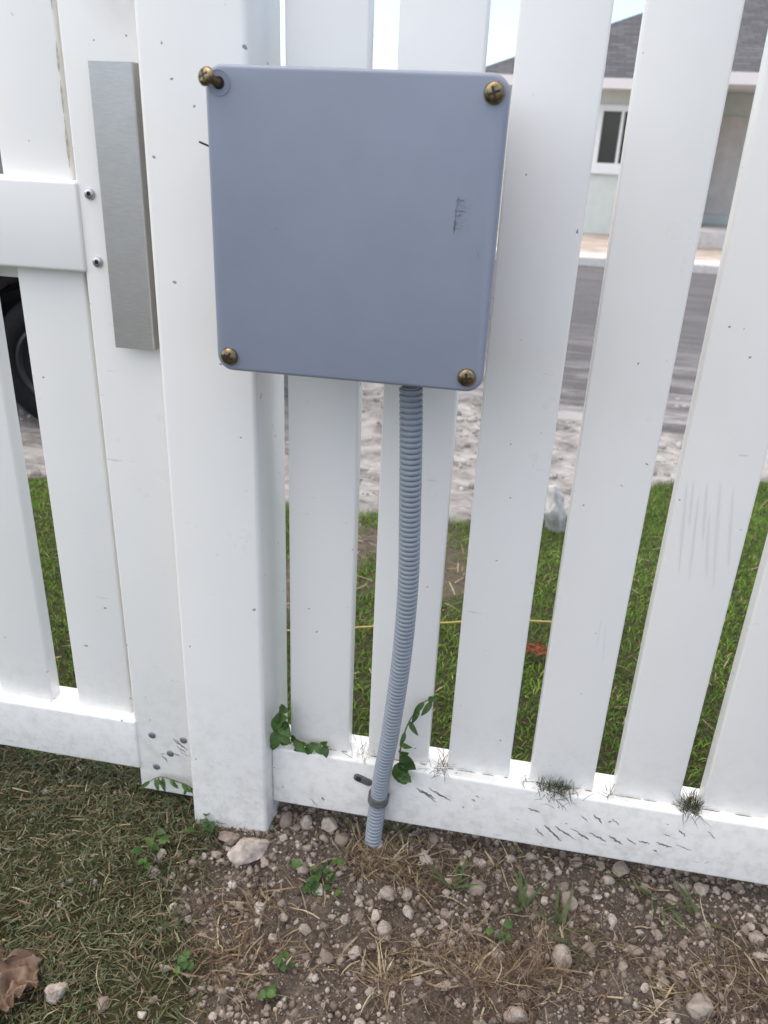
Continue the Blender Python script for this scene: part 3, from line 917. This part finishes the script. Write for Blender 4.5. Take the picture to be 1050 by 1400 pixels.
# fine gravel and grit, too many to count
def ico(sub):
    bm = bmesh.new(); bmesh.ops.create_icosphere(bm, subdivisions=sub, radius=0.5)
    co = np.array([v.co for v in bm.verts]); F = np.array([[v.index for v in f.verts] for f in bm.faces]); bm.free()
    return co, F
def gravel(name, P, size, cols, sub, label, sinkf=0.2):
    base, F0 = ico(sub)
    N_ = len(P)
    nv = len(base)
    jit = 1+(0.6 if sub > 1 else 0.9)*(rng.random((N_, nv, 1))-0.5)
    sc = size[:, None]*(0.65+0.7*rng.random((N_, 3)))
    v = base[None]*jit*sc[:, None, :]
    a = rng.random(N_)*6.283
    ca_, sa = np.cos(a)[:, None], np.sin(a)[:, None]
    vx = v[..., 0]*ca_-v[..., 1]*sa; vy = v[..., 0]*sa+v[..., 1]*ca_
    co = np.stack([vx+P[:, :1], vy+P[:, 1:2], v[..., 2]+P[:, 2:3]+(size*sinkf)[:, None]], -1).reshape(-1, 3)
    F = (F0[None]+(np.arange(N_)*nv)[:, None, None]).reshape(-1, 3)
    t = np.repeat(cols, nv, axis=0)
    o = link(name, np_mesh(co, F, t, smooth=False), M['pebble'])
    return tag(o, label, 'gravel', kind='stuff')
def scatter(n, x0, x1, y0, y1, prob):
    x = rng.uniform(x0, x1, n); y = rng.uniform(y0, y1, n)
    k = rng.random(n) < prob(x, y)
    x, y = x[k], y[k]
    return np.stack([x, y, height(x, y)], -1)
def stonecols(n, lo=(0.20, 0.155, 0.135), hi=(0.52, 0.455, 0.41)):
    t = rng.random((n, 1))**1.3
    return np.array(lo)*(1-t)+np.array(hi)*t*(0.93+0.14*rng.random((n, 1)))
clus = lambda x, y: np.clip(0.42+1.5*vnoise(x*16, y*16, 51)+0.6*vnoise(x*45, y*45, 52)+0.75*sstep(-0.13, -0.03, y), 0.04, 1)
P_ = scatter(26000, -0.70, 0.62, -0.62, 0.06, lambda x, y: (0.07+0.93*dirt_mask(x, y))*clus(x, y))
gravel('gravel', P_, 0.0018+0.0062*rng.random(len(P_))**2.3, stonecols(len(P_), (0.13, 0.10, 0.078), (0.46, 0.395, 0.335)), 2, 'fine pale limestone gravel scattered over the bare earth')
P_ = scatter(70000, -0.50, 0.62, -0.62, 0.06, lambda x, y: (0.06+0.94*dirt_mask(x, y)))
gravel('grit', P_, 0.0007+0.0020*rng.random(len(P_))**1.8, stonecols(len(P_), (0.080, 0.060, 0.046), (0.33, 0.28, 0.235)), 1, 'crumbs of soil and grit over the bare earth')
P_ = scatter(9000, -0.50, 0.62, -0.62, 0.05, lambda x, y: dirt_mask(x, y)*np.clip(0.35+1.6*vnoise(x*11, y*11, 55), 0.03, 1))
gravel('soil_clods', P_, 0.003+0.008*rng.random(len(P_))**2, stonecols(len(P_), (0.090, 0.069, 0.054), (0.235, 0.19, 0.155)), 2, 'crumbly brown soil clods covering the bare earth', 0.05)
P_ = scatter(5200, -3.0, 3.0, 1.0, 3.6, lambda x, y: sstep(-0.05, 0.25, y-lawn_edge(x))*np.clip(0.5+1.5*vnoise(x*4, y*4, 61), 0, 1))
gravel('marl_rubble', P_, 0.008+0.03*rng.random(len(P_))**3, stonecols(len(P_), (0.20, 0.185, 0.17), (0.50, 0.47, 0.43)), 2, 'whitish marl rubble along the road verge', 0.1)

# ------------------------------------------------------------------ grasses
def blades(pos, az, el, curl, length, width, col, segs=3, drift=None, flat=0.0):
    n = len(pos)
    p = pos.copy()
    out = []
    el = el.copy(); az = az.copy()
    roll_ = rng.uniform(-1, 1, n)*flat
    for s in range(segs+1):
        side = np.stack([-np.sin(az)*np.cos(roll_), np.cos(az)*np.cos(roll_), np.sin(roll_)], -1)
        tt = s/segs
        wv = width*(0.85+0.3*tt if tt < 0.5 else 1.0-0.92*((tt-0.5)/0.5)**1.5)
        out.append(np.stack([p-side*wv[:, None]*0.5, p+side*wv[:, None]*0.5], 1))
        d = np.stack([np.cos(az)*np.cos(el), np.sin(az)*np.cos(el), np.sin(el)], -1)
        p = p+d*(length/segs)[:, None]
        el = el-curl/segs
        if drift is not None: az = az+drift*rng.uniform(-1, 1, n)
    V = np.stack(out, 1).reshape(n, -1, 3)             # n, (segs+1)*2, 3
    nv = V.shape[1]
    f0 = np.array([[2*s, 2*s+1, 2*s+3, 2*s+2] for s in range(segs)])
    F = (f0[None]+(np.arange(n)*nv)[:, None, None]).reshape(-1, 4)
    return V.reshape(-1, 3), F, np.repeat(col, nv, axis=0)
def join(parts):
    off = 0; Vs, Fs, Ts = [], [], []
    for V, F, T in parts:
        Vs.append(V); Fs.append(F+off); Ts.append(T); off += len(V)
    return np_mesh(np.concatenate(Vs), np.concatenate(Fs), np.concatenate(Ts))
def pal(n, cols, wts, jit=0.2):
    c = np.array(cols)[rng.choice(len(cols), n, p=np.array(wts)/sum(wts))]
    return np.clip(c*(1+jit*rng.uniform(-1, 1, (n, 1))), 0, 1)
GREEN = [(0.072, 0.100, 0.036), (0.112, 0.135, 0.056), (0.150, 0.162, 0.080), (0.050, 0.068, 0.026)]
STRAW = [(0.36, 0.29, 0.17), (0.27, 0.20, 0.115), (0.46, 0.39, 0.25), (0.17, 0.115, 0.07)]
U = rng.uniform

# foreground lawn at the foot of the gate: short upright blades and lying clippings
parts = []
lawnp = lambda x, y: (1-dirt_mask(x, y))*np.clip(0.75+0.9*vnoise(x*12, y*12, 71), 0.15, 1)
P_ = scatter(52000, -1.4, -0.18, -0.85, 0.05, lawnp); n = len(P_)
parts.append(blades(P_, U(0, 6.28, n), U(0.15, 1.2, n), U(0.4, 1.6, n), U(0.008, 0.024, n), U(0.0008, 0.0022, n), pal(n, GREEN+STRAW[:2], [4, 4, 2, 3, .5, .4]), 2))
P_ = scatter(48000, -1.4, -0.10, -0.85, 0.05, lambda x, y: 0.03+0.97*lawnp(x, y)); n = len(P_)
P_[:, 2] += U(0.002, 0.010, n)
parts.append(blades(P_, U(0, 6.28, n), U(-0.15, 0.3, n), U(0.0, 0.5, n), 0.005+0.024*rng.random(n)**2.2, U(0.0006, 0.0022, n), pal(n, [(0.145, 0.150, 0.084), (0.210, 0.198, 0.128), (0.100, 0.118, 0.058)]+STRAW, [4, 2.5, 4, .5, 1.0, .3, 1.6]), 3, 0.15, 0.6))
P_ = scatter(14000, -1.0, 0.6, -0.55, 0.03, lambda x, y: np.clip(0.10+0.9*lawnp(x, y)+0.3*sstep(0.05, 0.3, vnoise(x*10, y*10, 91)), 0, 1)); n = len(P_)
P_[:, 2] += U(0.001, 0.008, n)
parts.append(blades(P_, U(0, 6.28, n), U(-0.2, 0.4, n), U(-0.2, 0.7, n), 0.006+0.034*rng.random(n)**2, U(0.0003, 0.0009, n), pal(n, STRAW+[(0.10, 0.065, 0.045)], [.7, 1.6, .4, 2, 3]), 4, 0.4))
tag(link('lawn_clippings', join(parts), M['blade']), 'short grass with dry mown clippings in front of the gate', 'grass', kind='stuff')

# lawn beyond the fence
parts = []
farp = lambda x, y: (y < lawn_edge(x)+0.05*vnoise(x*12, y*12, 5))*(1-0.92*bare_patch(x, y))
P_ = scatter(300000, -2.1, 2.4, 0.03, 2.6, farp); n = len(P_)
gcol = pal(n, [(0.060, 0.125, 0.012), (0.085, 0.165, 0.016), (0.125, 0.20, 0.026), (0.040, 0.080, 0.010), (0.26, 0.23, 0.09)], [4, 4, 2, 3, .5], 0.25)
shade = 1.42+0.8*vnoise(P_[:, 0]*5, P_[:, 1]*5, 81)
parts.append(blades(P_, U(0, 6.28, n), U(0.5, 1.45, n), U(0.3, 1.6, n), U(0.008, 0.021, n), U(0.0011, 0.0024, n), gcol*shade[:, None], 2))
P_ = scatter(9000, -2.0, 2.3, 0.03, 2.2, lambda x, y: (y < lawn_edge(x))*0.14+0.75*bare_patch(x, y)*(y < lawn_edge(x))); n = len(P_)
P_[:, 2] += 0.006
parts.append(blades(P_, U(0, 6.28, n), U(-0.1, 0.5, n), U(0, 0.8, n), U(0.02, 0.06, n), U(0.0012, 0.003, n), pal(n, STRAW, [2, 2, 1, 2]), 3, 0.15))
tag(link('lawn', join(parts), M['blade']), 'green lawn beyond the picket fence with a worn patch', 'grass', kind='stuff')

# grass sprouting under the rails
def tuft(name, x, y, z, n, spread, ln, wd, el, curl, cols, wts, label, cat, group=None, drift=None, segs=4, flat=0.0):
    pos = np.stack([x+rng.normal(0, spread, n), y+rng.normal(0, spread, n), np.full(n, z)], -1)
    if z is None or np.isnan(z): pos[:, 2] = height(pos[:, 0], pos[:, 1])-0.001
    b = blades(pos, U(0, 6.28, n), U(*el, n), U(*curl, n), U(*ln, n), U(*wd, n), pal(n, cols, wts), segs, drift, flat)
    V = b[0]-np.array([x, y, hz(x, y) if np.isnan(z) else z])
    o = link(name, np_mesh(V, b[1], b[2]), M['blade'])
    o.location = (x, y, hz(x, y) if np.isnan(z) else z)
    return tag(o, label, cat, group)
NAN = float('nan')
tl = ['straw tuft bent over in the bare earth beside the lawn', 'splayed dry straw clump in the middle of the bare earth', 'forked pale straw clump lying between the stones', 'dry brown grass tuft growing at the foot of the conduit']
for k, (x, y) in enumerate(TUFT):
    lab = tl[k] if k < 4 else 'small dry straw tuft lying on the bare earth'
    tuft('dry_grass_tuft', x, y, NAN, (30, 34, 22, 60)[k] if k < 4 else random.randint(9, 18), 0.007, (0.022, 0.055), (0.0010, 0.0026), (-0.05, 0.75), (0.2, 1.3), STRAW, [2, 2, 1.6, 1], lab, 'dry grass', None if k < 4 else 'dry straw tufts on the bare earth', 0.2)
tuft('dry_grass_tuft', -0.112, -0.052, NAN, 46, 0.010, (0.018, 0.045), (0.0008, 0.0022), (0.3, 1.35), (0.1, 1.2), STRAW, [2, 3, 1, 2], 'upright dry grass clump hiding the end of the conduit', 'dry grass', None, 0.2)
for k, (x, y) in enumerate(ROOT):
    tuft('root_tangle', x, y, NAN, 190, 0.022, (0.025, 0.075), (0.0004, 0.0010), (-0.2, 0.7), (-0.5, 1.2), [(0.15, 0.095, 0.065), (0.22, 0.15, 0.10), (0.10, 0.062, 0.043), (0.30, 0.23, 0.15)], [3, 2, 3, 1], 'tangle of fine brown roots pulled up on the bare earth', 'roots', 'root tangles on the bare earth', 0.5, 6)
wl = ['green grass weed sprouting beside the conduit under the rail', 'green grass weed sprouting under the rail below the scuff marks']
for k, (x, y) in enumerate(WEED):
    tuft('grass_weed', x, y, NAN, random.randint(5, 8), 0.004, (0.028, 0.055), (0.0026, 0.0052), (0.25, 1.1), (0.2, 1.0), GREEN[:3]+[(0.09, 0.15, 0.05)], [2, 3, 1, 2], wl[k] if k < 2 else 'young grass weed growing out of the bare earth', 'weed', None if k < 2 else 'grass weeds in the bare earth', 0.1, 5)
# matted straw and roots lying on the earth, uncountable
parts = []
for mx_, my_, ms_, mn_ in ((-0.085, -0.050, 0.030, 420), (-0.125, -0.048, 0.016, 330), (-0.24, -0.15, 0.035, 260), (-0.07, -0.20, 0.045, 420), (0.055, -0.18, 0.045, 520), (0.31, -0.15, 0.05, 620), (0.02, -0.03, 0.03, 200), (0.13, -0.12, 0.04, 260), (-0.25, -0.23, 0.04, 240), (0.2, -0.18, 0.05, 200), (0.16, 0.0, 0.08, 200)):
    mn_ = int(mn_*0.62)
    px_ = rng.normal(mx_, ms_, mn_); py_ = np.minimum(rng.normal(my_, ms_*.7, mn_), 0.0)
    ps = np.stack([px_, py_, height(px_, py_)+U(0.001, 0.008, mn_)], -1)
    thin = rng.random(mn_) < 0.72
    parts.append(blades(ps, U(0, 6.28, mn_), U(-0.15, 0.55, mn_), U(-0.3, 1.0, mn_), 0.010+0.045*rng.random(mn_)**1.6, np.where(thin, U(0.0004, 0.0009, mn_), U(0.0010, 0.0026, mn_)), pal(mn_, [(0.17, 0.115, 0.072), (0.25, 0.18, 0.11), (0.115, 0.075, 0.048), (0.38, 0.30, 0.19), (0.46, 0.39, 0.26)], [3, 3, 2.4, 1.5, .7]), 5, 0.38, 0.4))
tag(link('straw_mat', join(parts), M['blade']), 'matted dry straw and fine roots lying over the bare earth', 'straw', kind='stuff')

# spiky tufts caught on top of the rail
rl = ['bushy grey green spiky tuft on top of the bottom rail', 'small spiky tuft on the rail at a gap between pickets', 'sparse brownish wiry tuft on the rail right of the conduit', 'wiry brown twigs on the rail left of the conduit', 'tiny dark sprig on the rail against a picket edge', 'tiny dark sprig on the rail against a picket edge']
rn = [340, 190, 55, 26, 14, 12]
rs = [0.0105, 0.0055, 0.008, 0.008, 0.003, 0.003]
for k, (x, y, z) in enumerate(RTUFT):
    o = tuft('rail_tuft', x, y, 0.1258, rn[k], rs[k], (0.010, 0.028) if k < 2 else (0.012, 0.03), (0.0004, 0.0009), (0.0, 1.5), (-0.4, 1.0), [(0.075, 0.085, 0.045), (0.13, 0.13, 0.075), (0.05, 0.05, 0.03), (0.16, 0.12, 0.075)], [3, 2, 2, .6] if k < 2 else [1, 1, 1, 3], rl[k], 'tuft', 'sprigs on the bottom rail' if k > 3 else None, 0.3, 5)

# ------------------------------------------------------------------ leafy weeds and vines
def leaf_shape(w_, n=6):
    bm = bmesh.new()
    rows = []
    for i in range(n+1):
        t = i/n
        hw = w_*0.5*math.sin(math.pi*min(1, t**0.75))**0.8 if 0 < t < 1 else 0.01
        zc = 0.10*math.sin(math.pi*t)
        rows.append([bm.verts.new((t, -hw, zc+hw*0.35)), bm.verts.new((t, 0, zc)), bm.verts.new((t, hw, zc+hw*0.35))])
    for a, b in zip(rows[:-1], rows[1:]):
        bm.faces.new((a[0], a[1], b[1], b[0])); bm.faces.new((a[1], a[2], b[2], b[1]))
    for f in bm.faces: f.smooth = True
    me = bm_mesh(bm); me.materials.append(M['leaf']); return me
LEAF = [leaf_shape(0.85), leaf_shape(0.65), leaf_shape(0.34)]
def add_leaf(parent, p, az, el, size, kind):
    o = bpy.data.objects.new('leaf', LEAF[kind]); C.objects.link(o)
    o.parent = parent
    o.location = Vector(p)-parent.location
    o.rotation_euler = (random.uniform(-.5, .5), -el, az)
    o.scale = (size,)*3
    return o
cl = ['dense patch of bright green round clover leaves in the bare earth', 'small clover sprig on bare earth beside the lawn edge', 'clover sprig beside a pale stone in the bare earth', 'broad leaved weed at the lawn edge beside small stones']
for k, (x, y) in enumerate(CLOVER[:7]):
    z = hz(x, y)
    T = empty('clover', (x, y, z), cl[k] if k < 4 else 'small leafy clover weed growing in the short grass', 'weed', None if k < 4 else 'clover weeds in the grass')
    sp = [0.020, 0.008, 0.012, 0.022, 0.010, 0.010, 0.012, 0.010, 0.016, 0.02][k]
    nl = [24, 5, 7, 9, 6, 6, 7, 5, 9, 9][k]
    sz = [0.0125, 0.011, 0.012, 0.014, 0.011, 0.012, 0.013, 0.012, 0.013, 0.013][k]
    for j in range(nl):
        px, py = x+random.gauss(0, sp*.6), y+random.gauss(0, sp*.6)
        top = Vector((px, py, z+random.uniform(0.008, 0.022)))
        stem = tube_mesh([(x+(px-x)*.3, y+(py-y)*.3, z-.003), ((x+px)/2, (y+py)/2, z+.008), top], 0.0006, 5)
        link('stem', stem, M['stem'], T)
        add_leaf(T, top, random.uniform(0, 6.28), random.uniform(-.2, .35), sz*random.uniform(.75, 1.2), 0 if k != 3 else 1)
def vine(name, pts, nleaf, size, kind, label, spread=1.0, r_=0.0009, start=0.1):
    pth = smooth_path(pts, 24)
    T = empty(name, pth[0], label, 'vine')
    link('stem', tube_mesh(pth, [r_*(1.2-.6*i/23) for i in range(24)], 6), M['stem'], T, smooth=True)
    for j in range(nleaf):
        t = start+(1-start)*(j+random.random()*.5)/nleaf
        p = pth[min(23, int(t*23))]
        th = random.uniform(-2.7, -0.4) if j % 3 else random.uniform(-0.4, 0.9)
        d = Vector((math.cos(th), random.uniform(-0.75, -0.2), math.sin(th))).normalized()
        nn = Vector((random.uniform(-.4, .4), -1, random.uniform(0.1, 0.9)))
        nn = (nn-d*nn.dot(d)).normalized()
        o = add_leaf(T, p, 0, 0, size*random.uniform(.75, 1.2), kind)
        sd_ = nn.cross(d)
        o.rotation_euler = Matrix((d, sd_, nn)).transposed().to_euler()
    return T
vine('vine', [(-0.2535, -0.004, 0.128), (-0.2515, -0.010, 0.150), (-0.2495, -0.012, 0.172), (-0.2500, -0.013, 0.192)], 13, 0.023, 1, 'green leafy vine climbing the corner between post and bottom rail', 0.5)
vine('vine', [(-0.2470, -0.008, 0.129), (-0.236, -0.010, 0.146), (-0.222, -0.010, 0.133), (-0.206, -0.009, 0.140), (-0.186, -0.009, 0.137)], 11, 0.016, 1, 'low trailing vine with round leaves along the rail before a picket', 0.5, start=0.3)
vine('vine', [(-0.0985, -0.016, 0.118), (-0.098, -0.019, 0.125), (-0.0950, -0.019, 0.135), (-0.0955, -0.018, 0.160)], 10, 0.023, 1, 'dark leafed vine tucked behind the foot of the conduit', 0.5, start=0.2)
vine('vine', [(-0.0955, -0.019, 0.155), (-0.090, -0.016, 0.190), (-0.080, -0.012, 0.215), (-0.068, -0.010, 0.232), (-0.058, -0.009, 0.230)], 8, 0.019, 2, 'thin curling vine tendril beside the conduit above the rail', 0.5)
vine('vine', [(-0.3700, -0.016, 0.012), (-0.3730, -0.020, 0.040), (-0.395, -0.022, 0.050), (-0.415, -0.022, 0.052), (-0.437, -0.022, 0.036)], 9, 0.017, 2, 'twiggy green sprig across the bottom of the gate stile', 0.5, start=0.25)

# brown crumpled leaf in the lawn corner
def crumpled(x, y, sx, sy, seed, amp, mat, name, label, cat, z=0.0):
    n = 44
    bm = bmesh.new()
    vs_ = []
    for i in range(n):
        row = []
        for j in range(n):
            u, v = i/(n-1)-.5, j/(n-1)-.5
            rad_ = math.hypot(u, v)
            edge = 1-0.18*mnoise.noise(Vector((math.atan2(v, u)*2, seed, 0)))
            px, py = u*sx*edge, v*sy*edge
            q = Vector((u*4.5, v*4.5, seed))
            zz = amp*(abs(mnoise.noise(q))*1.6+0.5*abs(mnoise.noise(q*2.3))+0.8*rad_*rad_*2)
            px += amp*.5*mnoise.noise(q+Vector((9, 0, 0))); py += amp*.5*mnoise.noise(q+Vector((0, 9, 0)))
            row.append(bm.verts.new((px, py, zz)))
        vs_.append(row)
    for i in range(n-1):
        for j in range(n-1):
            a, b = i/(n-1)-.5, j/(n-1)-.5
            if abs(a)*1.25+abs(b)*1.25 > 0.85+0.08*mnoise.noise(Vector((a*14, b*14, seed))): continue
            bm.faces.new((vs_[i][j], vs_[i+1][j], vs_[i+1][j+1], vs_[i][j+1]))
    for v in [v for v in bm.verts if not v.link_faces]: bm.verts.remove(v)
    for f in bm.faces: f.smooth = True
    bmesh.ops.solidify(bm, geom=list(bm.faces), thickness=0.0004)
    o = link(name, bm_mesh(bm), mat)
    o.location = (x, y, hz(x, y)+z)
    return tag(o, label, cat)
o = crumpled(CRUMP[0][0]-.012, CRUMP[0][1]-.004, 0.085, 0.075, 3.3, 0.022, M['paperleaf'], 'dry_leaf', 'large crumpled brown dry leaf lying in the short grass', 'leaf', 0.004)
o = crumpled(0.079, 0.475, 0.056, 0.034, 8.1, 0.008, M['deadleaf'], 'fallen_leaf', 'orange brown fallen leaf on the lawn beyond the fence', 'leaf', 0.022)

# yellow cord on the far lawn
pts_ = [(-0.47, 0.40), (-0.38, 0.425), (-0.243, 0.480), (-0.16, 0.522), (-0.083, 0.548), (0.0, 0.592), (0.093, 0.610), (0.125, 0.62)]
pp = smooth_path([(a, b, hz(a, b)+0.020) for a, b in pts_], 80)
tag(link('yellow_cord', tube_mesh(pp, 0.0021, 8), M['cord'], smooth=True), 'thin yellow cord lying across the lawn beyond the fence', 'cord')

# white broken block at the lawn edge
bme = stone_mesh(47, 4)
o = bpy.data.objects.new('limestone_block', bme); C.objects.link(o)
o.scale = (0.085, 0.08, 0.175); o.rotation_euler = (0.1, -0.25, 0.3)
o.location = (0.125, 1.27, hz(0.125, 1.27)+0.05)
tag(o, 'whitish broken block standing at the lawn edge', 'block')
bme.materials[0] = simple('whitish_block', (0.44, 0.44, 0.435), 0.9, var=0.3, nscale=30, bmp=0.6)

# ------------------------------------------------------------------ parked black car
CX, CY, CR = -1.80, 2.05, 0.27
gz_ = hz(CX, CY)
CAR = empty('parked_car', (CX-1.1, CY+0.75, gz_), 'black car parked on the verge behind the gate', 'car')
bm = bmesh.new()
def arch(cx, r_, n=14):
    return [(cx+r_*math.cos(math.pi*k/n), CR+r_*math.sin(math.pi*k/n)) for k in range(n+1)]
fx, bx = 0.0, -2.35
pr = [(0.72, 0.22), (0.74, 0.45), (0.68, 0.66), (0.40, 0.74), (-0.25, 0.82), (-0.85, 1.28), (-1.05, 1.34), (-2.2, 1.34), (-2.85, 0.90), (-3.02, 0.80), (-3.06, 0.45), (-3.0, 0.22)]
pr += [(p[0], p[1]) for p in reversed(arch(bx, CR+.06))]+[(-1.2, 0.16)]+[(p[0], p[1]) for p in reversed(arch(fx, CR+.06))]
lo = [bm.verts.new((x, 0, z)) for x, z in pr]
hi = [bm.verts.new((x, 1.55, z)) for x, z in pr]
bm.faces.new(lo); bm.faces.new(hi[::-1])
for i in range(len(pr)):
    j = (i+1) % len(pr)
    bm.faces.new((lo[j], lo[i], hi[i], hi[j]))
bmesh.ops.recalc_face_normals(bm, faces=bm.faces)
me = bm_mesh(bm)
for f in me.polygons: f.use_smooth = False
body = link('body', me, M['carpaint'], CAR, loc=Vector((CX, CY-.02, gz_))-CAR.location)
md = body.modifiers.new('bev', 'BEVEL'); md.width = 0.035; md.segments = 3; md.limit_method = 'ANGLE'; md.angle_limit = R(40)
for a, b, c, d in ((-0.36, -0.86, -1.20, -1.20), (-1.26, -1.26, -2.12, -2.50)):
    bm = bmesh.new()
    q = [bm.verts.new((x, -0.022+CY-.004, z)) for x, z in ((a, 0.86), (b, 1.25), (c, 1.27), (d, 0.90))]
    bm.faces.new(q)
    g = bmesh.ops.extrude_face_region(bm, geom=list(bm.faces))
    for v in g['geom']:
        if isinstance(v, bmesh.types.BMVert): v.co.y += 0.01
    bmesh.ops.recalc_face_normals(bm, faces=bm.faces)
    bmesh.ops.translate(bm, verts=bm.verts, vec=(CX, 0, gz_))
    link('side_window', bm_mesh(bm), M['glass'], CAR)
ty = lathe_mesh([(0.150, -0.16), (0.185, -0.165), (0.225, -0.16), (0.255, -0.14), (CR, -0.11), (CR, -0.04), (0.258, -0.012), (0.228, 0.008), (0.190, 0.012), (0.170, 0.004), (0.160, -0.01)], 48)
ty.materials.append(M['tyre'])
rm = lathe_mesh([(0.162, -0.03), (0.165, 0.0), (0.152, 0.005), (0.140, -0.012), (0.128, -0.045), (0.075, -0.050), (0.065, -0.020), (0.03, -0.015)], 40)
rm.materials.append(M['rim'])
sp_bm = bmesh.new()
for k in range(7):
    g = bmesh.ops.create_cube(sp_bm, size=1)
    a = 2*math.pi*k/7
    for v in g['verts']:
        x, z = 0.095+v.co.x*0.09, v.co.z*0.026
        v.co = Vector((x*math.cos(a)-z*math.sin(a), 0.030+v.co.y*0.02, x*math.sin(a)+z*math.cos(a)))
spk = bm_mesh(sp_bm); spk.materials.append(M['rim'])
for wx in (fx, bx):
    for wy, flip in ((0.0, 0), (1.5, math.pi)):
        wl_ = empty('wheel', (0, 0, 0), None, None)
        wl_.parent = CAR
        wl_.location = Vector((CX+wx, CY+wy, gz_+CR))-CAR.location
        wl_.rotation_euler.z = flip
        link('tyre', ty, None, wl_, loc=(0, 0, 0)); link('rim', rm, None, wl_, loc=(0, 0, 0)); link('spokes', spk, None, wl_, loc=(0, 0, 0))

# ------------------------------------------------------------------ house across the road
HB = -0.72
H = empty('house', (2.5, 16, HB), 'pale mint single storey house with grey hip roof across the road', 'house')
wb = bmesh.new()
def hexa(bm, x0, x1, y0, y1, z0, z1):
    g = bmesh.ops.create_cube(bm, size=1)
    for v in g['verts']:
        v.co = Vector((x0 if v.co.x < 0 else x1, y0 if v.co.y < 0 else y1, z0 if v.co.z < 0 else z1))
# front wall with a window opening
WX0, WX1, WZ0, WZ1 = 0.86, 2.02, 0.53, 1.47
EB, ET = 1.76, 1.925
for e in ((-1.0, WX0, 16.0, 16.2, HB-.2, EB+.1), (WX1, 2.45, 16.0, 16.2, HB-.2, EB+.1), (WX0, WX1, 16.0, 16.2, HB-.2, WZ0), (WX0, WX1, 16.0, 16.2, WZ1, EB+.1),
          (-1.2, -1.0, 16.0, 24, HB-.2, EB+.1), (2.45, 2.65, 14.9, 24, HB-.2, EB+.1), (2.65, 7.2, 15.9, 16.1, HB-.2, EB+.1), (7.2, 7.4, 14.0, 24, HB-.2, EB+.1), (-1.0, 7.2, 23.8, 24, HB-.2, EB+.1)):
    hexa(wb, *e)
link('wall', bm_mesh(wb), M['mint'], H)
fr = bmesh.new()
for e in ((WX0-.06, WX0+.05, 15.96, 16.08, WZ0-.06, WZ1+.06), (WX1-.05, WX1+.06, 15.96, 16.08, WZ0-.06, WZ1+.06), (WX0+.05, WX1-.05, 15.965, 16.07, WZ0-.06, WZ0+.04), (WX0+.05, WX1-.05, 15.965, 16.07, WZ1-.04, WZ1+.06), (1.235, 1.285, 15.97, 16.06, WZ0+.04, WZ1-.04), (1.62, 1.67, 15.97, 16.06, WZ0+.04, WZ1-.04)):
    hexa(fr, *e)
wf = link('window', bm_mesh(fr), M['wframe'], H)
for a, b in ((WX0+.05, 1.235), (1.285, 1.62), (1.67, WX1-.05)):
    box('pane', (a, b, 16.02, 16.03, WZ0+.04, WZ1-.04), M['glass'], wf)
box('window_sill', (WX0-.12, WX1+.12, 15.93, 15.999, WZ0-.14, WZ0-.061), M['wframe'], wf)
box('plaster_patch', (2.78, 3.36, 15.880, 15.898, -0.20, 1.42), M['patch'], H, 0.004)
box('porch_step', (2.66, 7.1, 14.3, 15.88, HB-.2, -0.37), M['concrete'], H, 0.02)
def hip(name, x0, x1, y0, y1, z0, px0, px1, py0, py1, pz):
    V = [(x0, y0, z0), (x1, y0, z0), (x1, y1, z0), (x0, y1, z0), (px0, py0, pz), (px1, py1, pz)]
    F = [(0, 1, 5, 4), (1, 2, 5), (2, 3, 4, 5), (3, 0, 4), (3, 2, 1, 0)]
    me = bpy.data.meshes.new('hip'); me.from_pydata(V, [], F)
    return link(name, me, M['shingle'], H)
rf = hip('roof', -1.55, 7.9, 15.45, 24.5, ET, 3.10, 3.35, 19.9, 19.95, 3.95)
rf2 = hip('porch_roof', 2.0, 7.7, 13.5, 19.5, ET+.004, 4.4, 5.2, 16.4, 16.4, 2.95)
fb = bmesh.new()
for e in ((-1.55, 1.96, 15.43, 15.46, EB, ET-.004), (-1.58, -1.55, 15.43, 24.5, EB, ET-.004), (1.97, 7.72, 13.47, 13.50, EB, ET-.002), (1.97, 2.0, 13.50, 15.45, EB, ET-.002), (7.70, 7.73, 13.5, 24, EB, ET-.002)):
    hexa(fb, *e)
link('fascia', bm_mesh(fb), M['fascia'], H)
sb = bmesh.new()
for e in ((-1.54, 1.99, 15.47, 16.0, EB+.012, EB+.03), (2.01, 7.69, 13.51, 15.89, EB+.012, EB+.03)):
    hexa(sb, *e)
link('soffit', bm_mesh(sb), M['soffit'], H)
for px_ in (2.35, 7.3):
    box('porch_column', (px_-.12, px_+.12, 13.75, 13.99, HB-.2, EB+.01), M['mint'], H, 0.01)
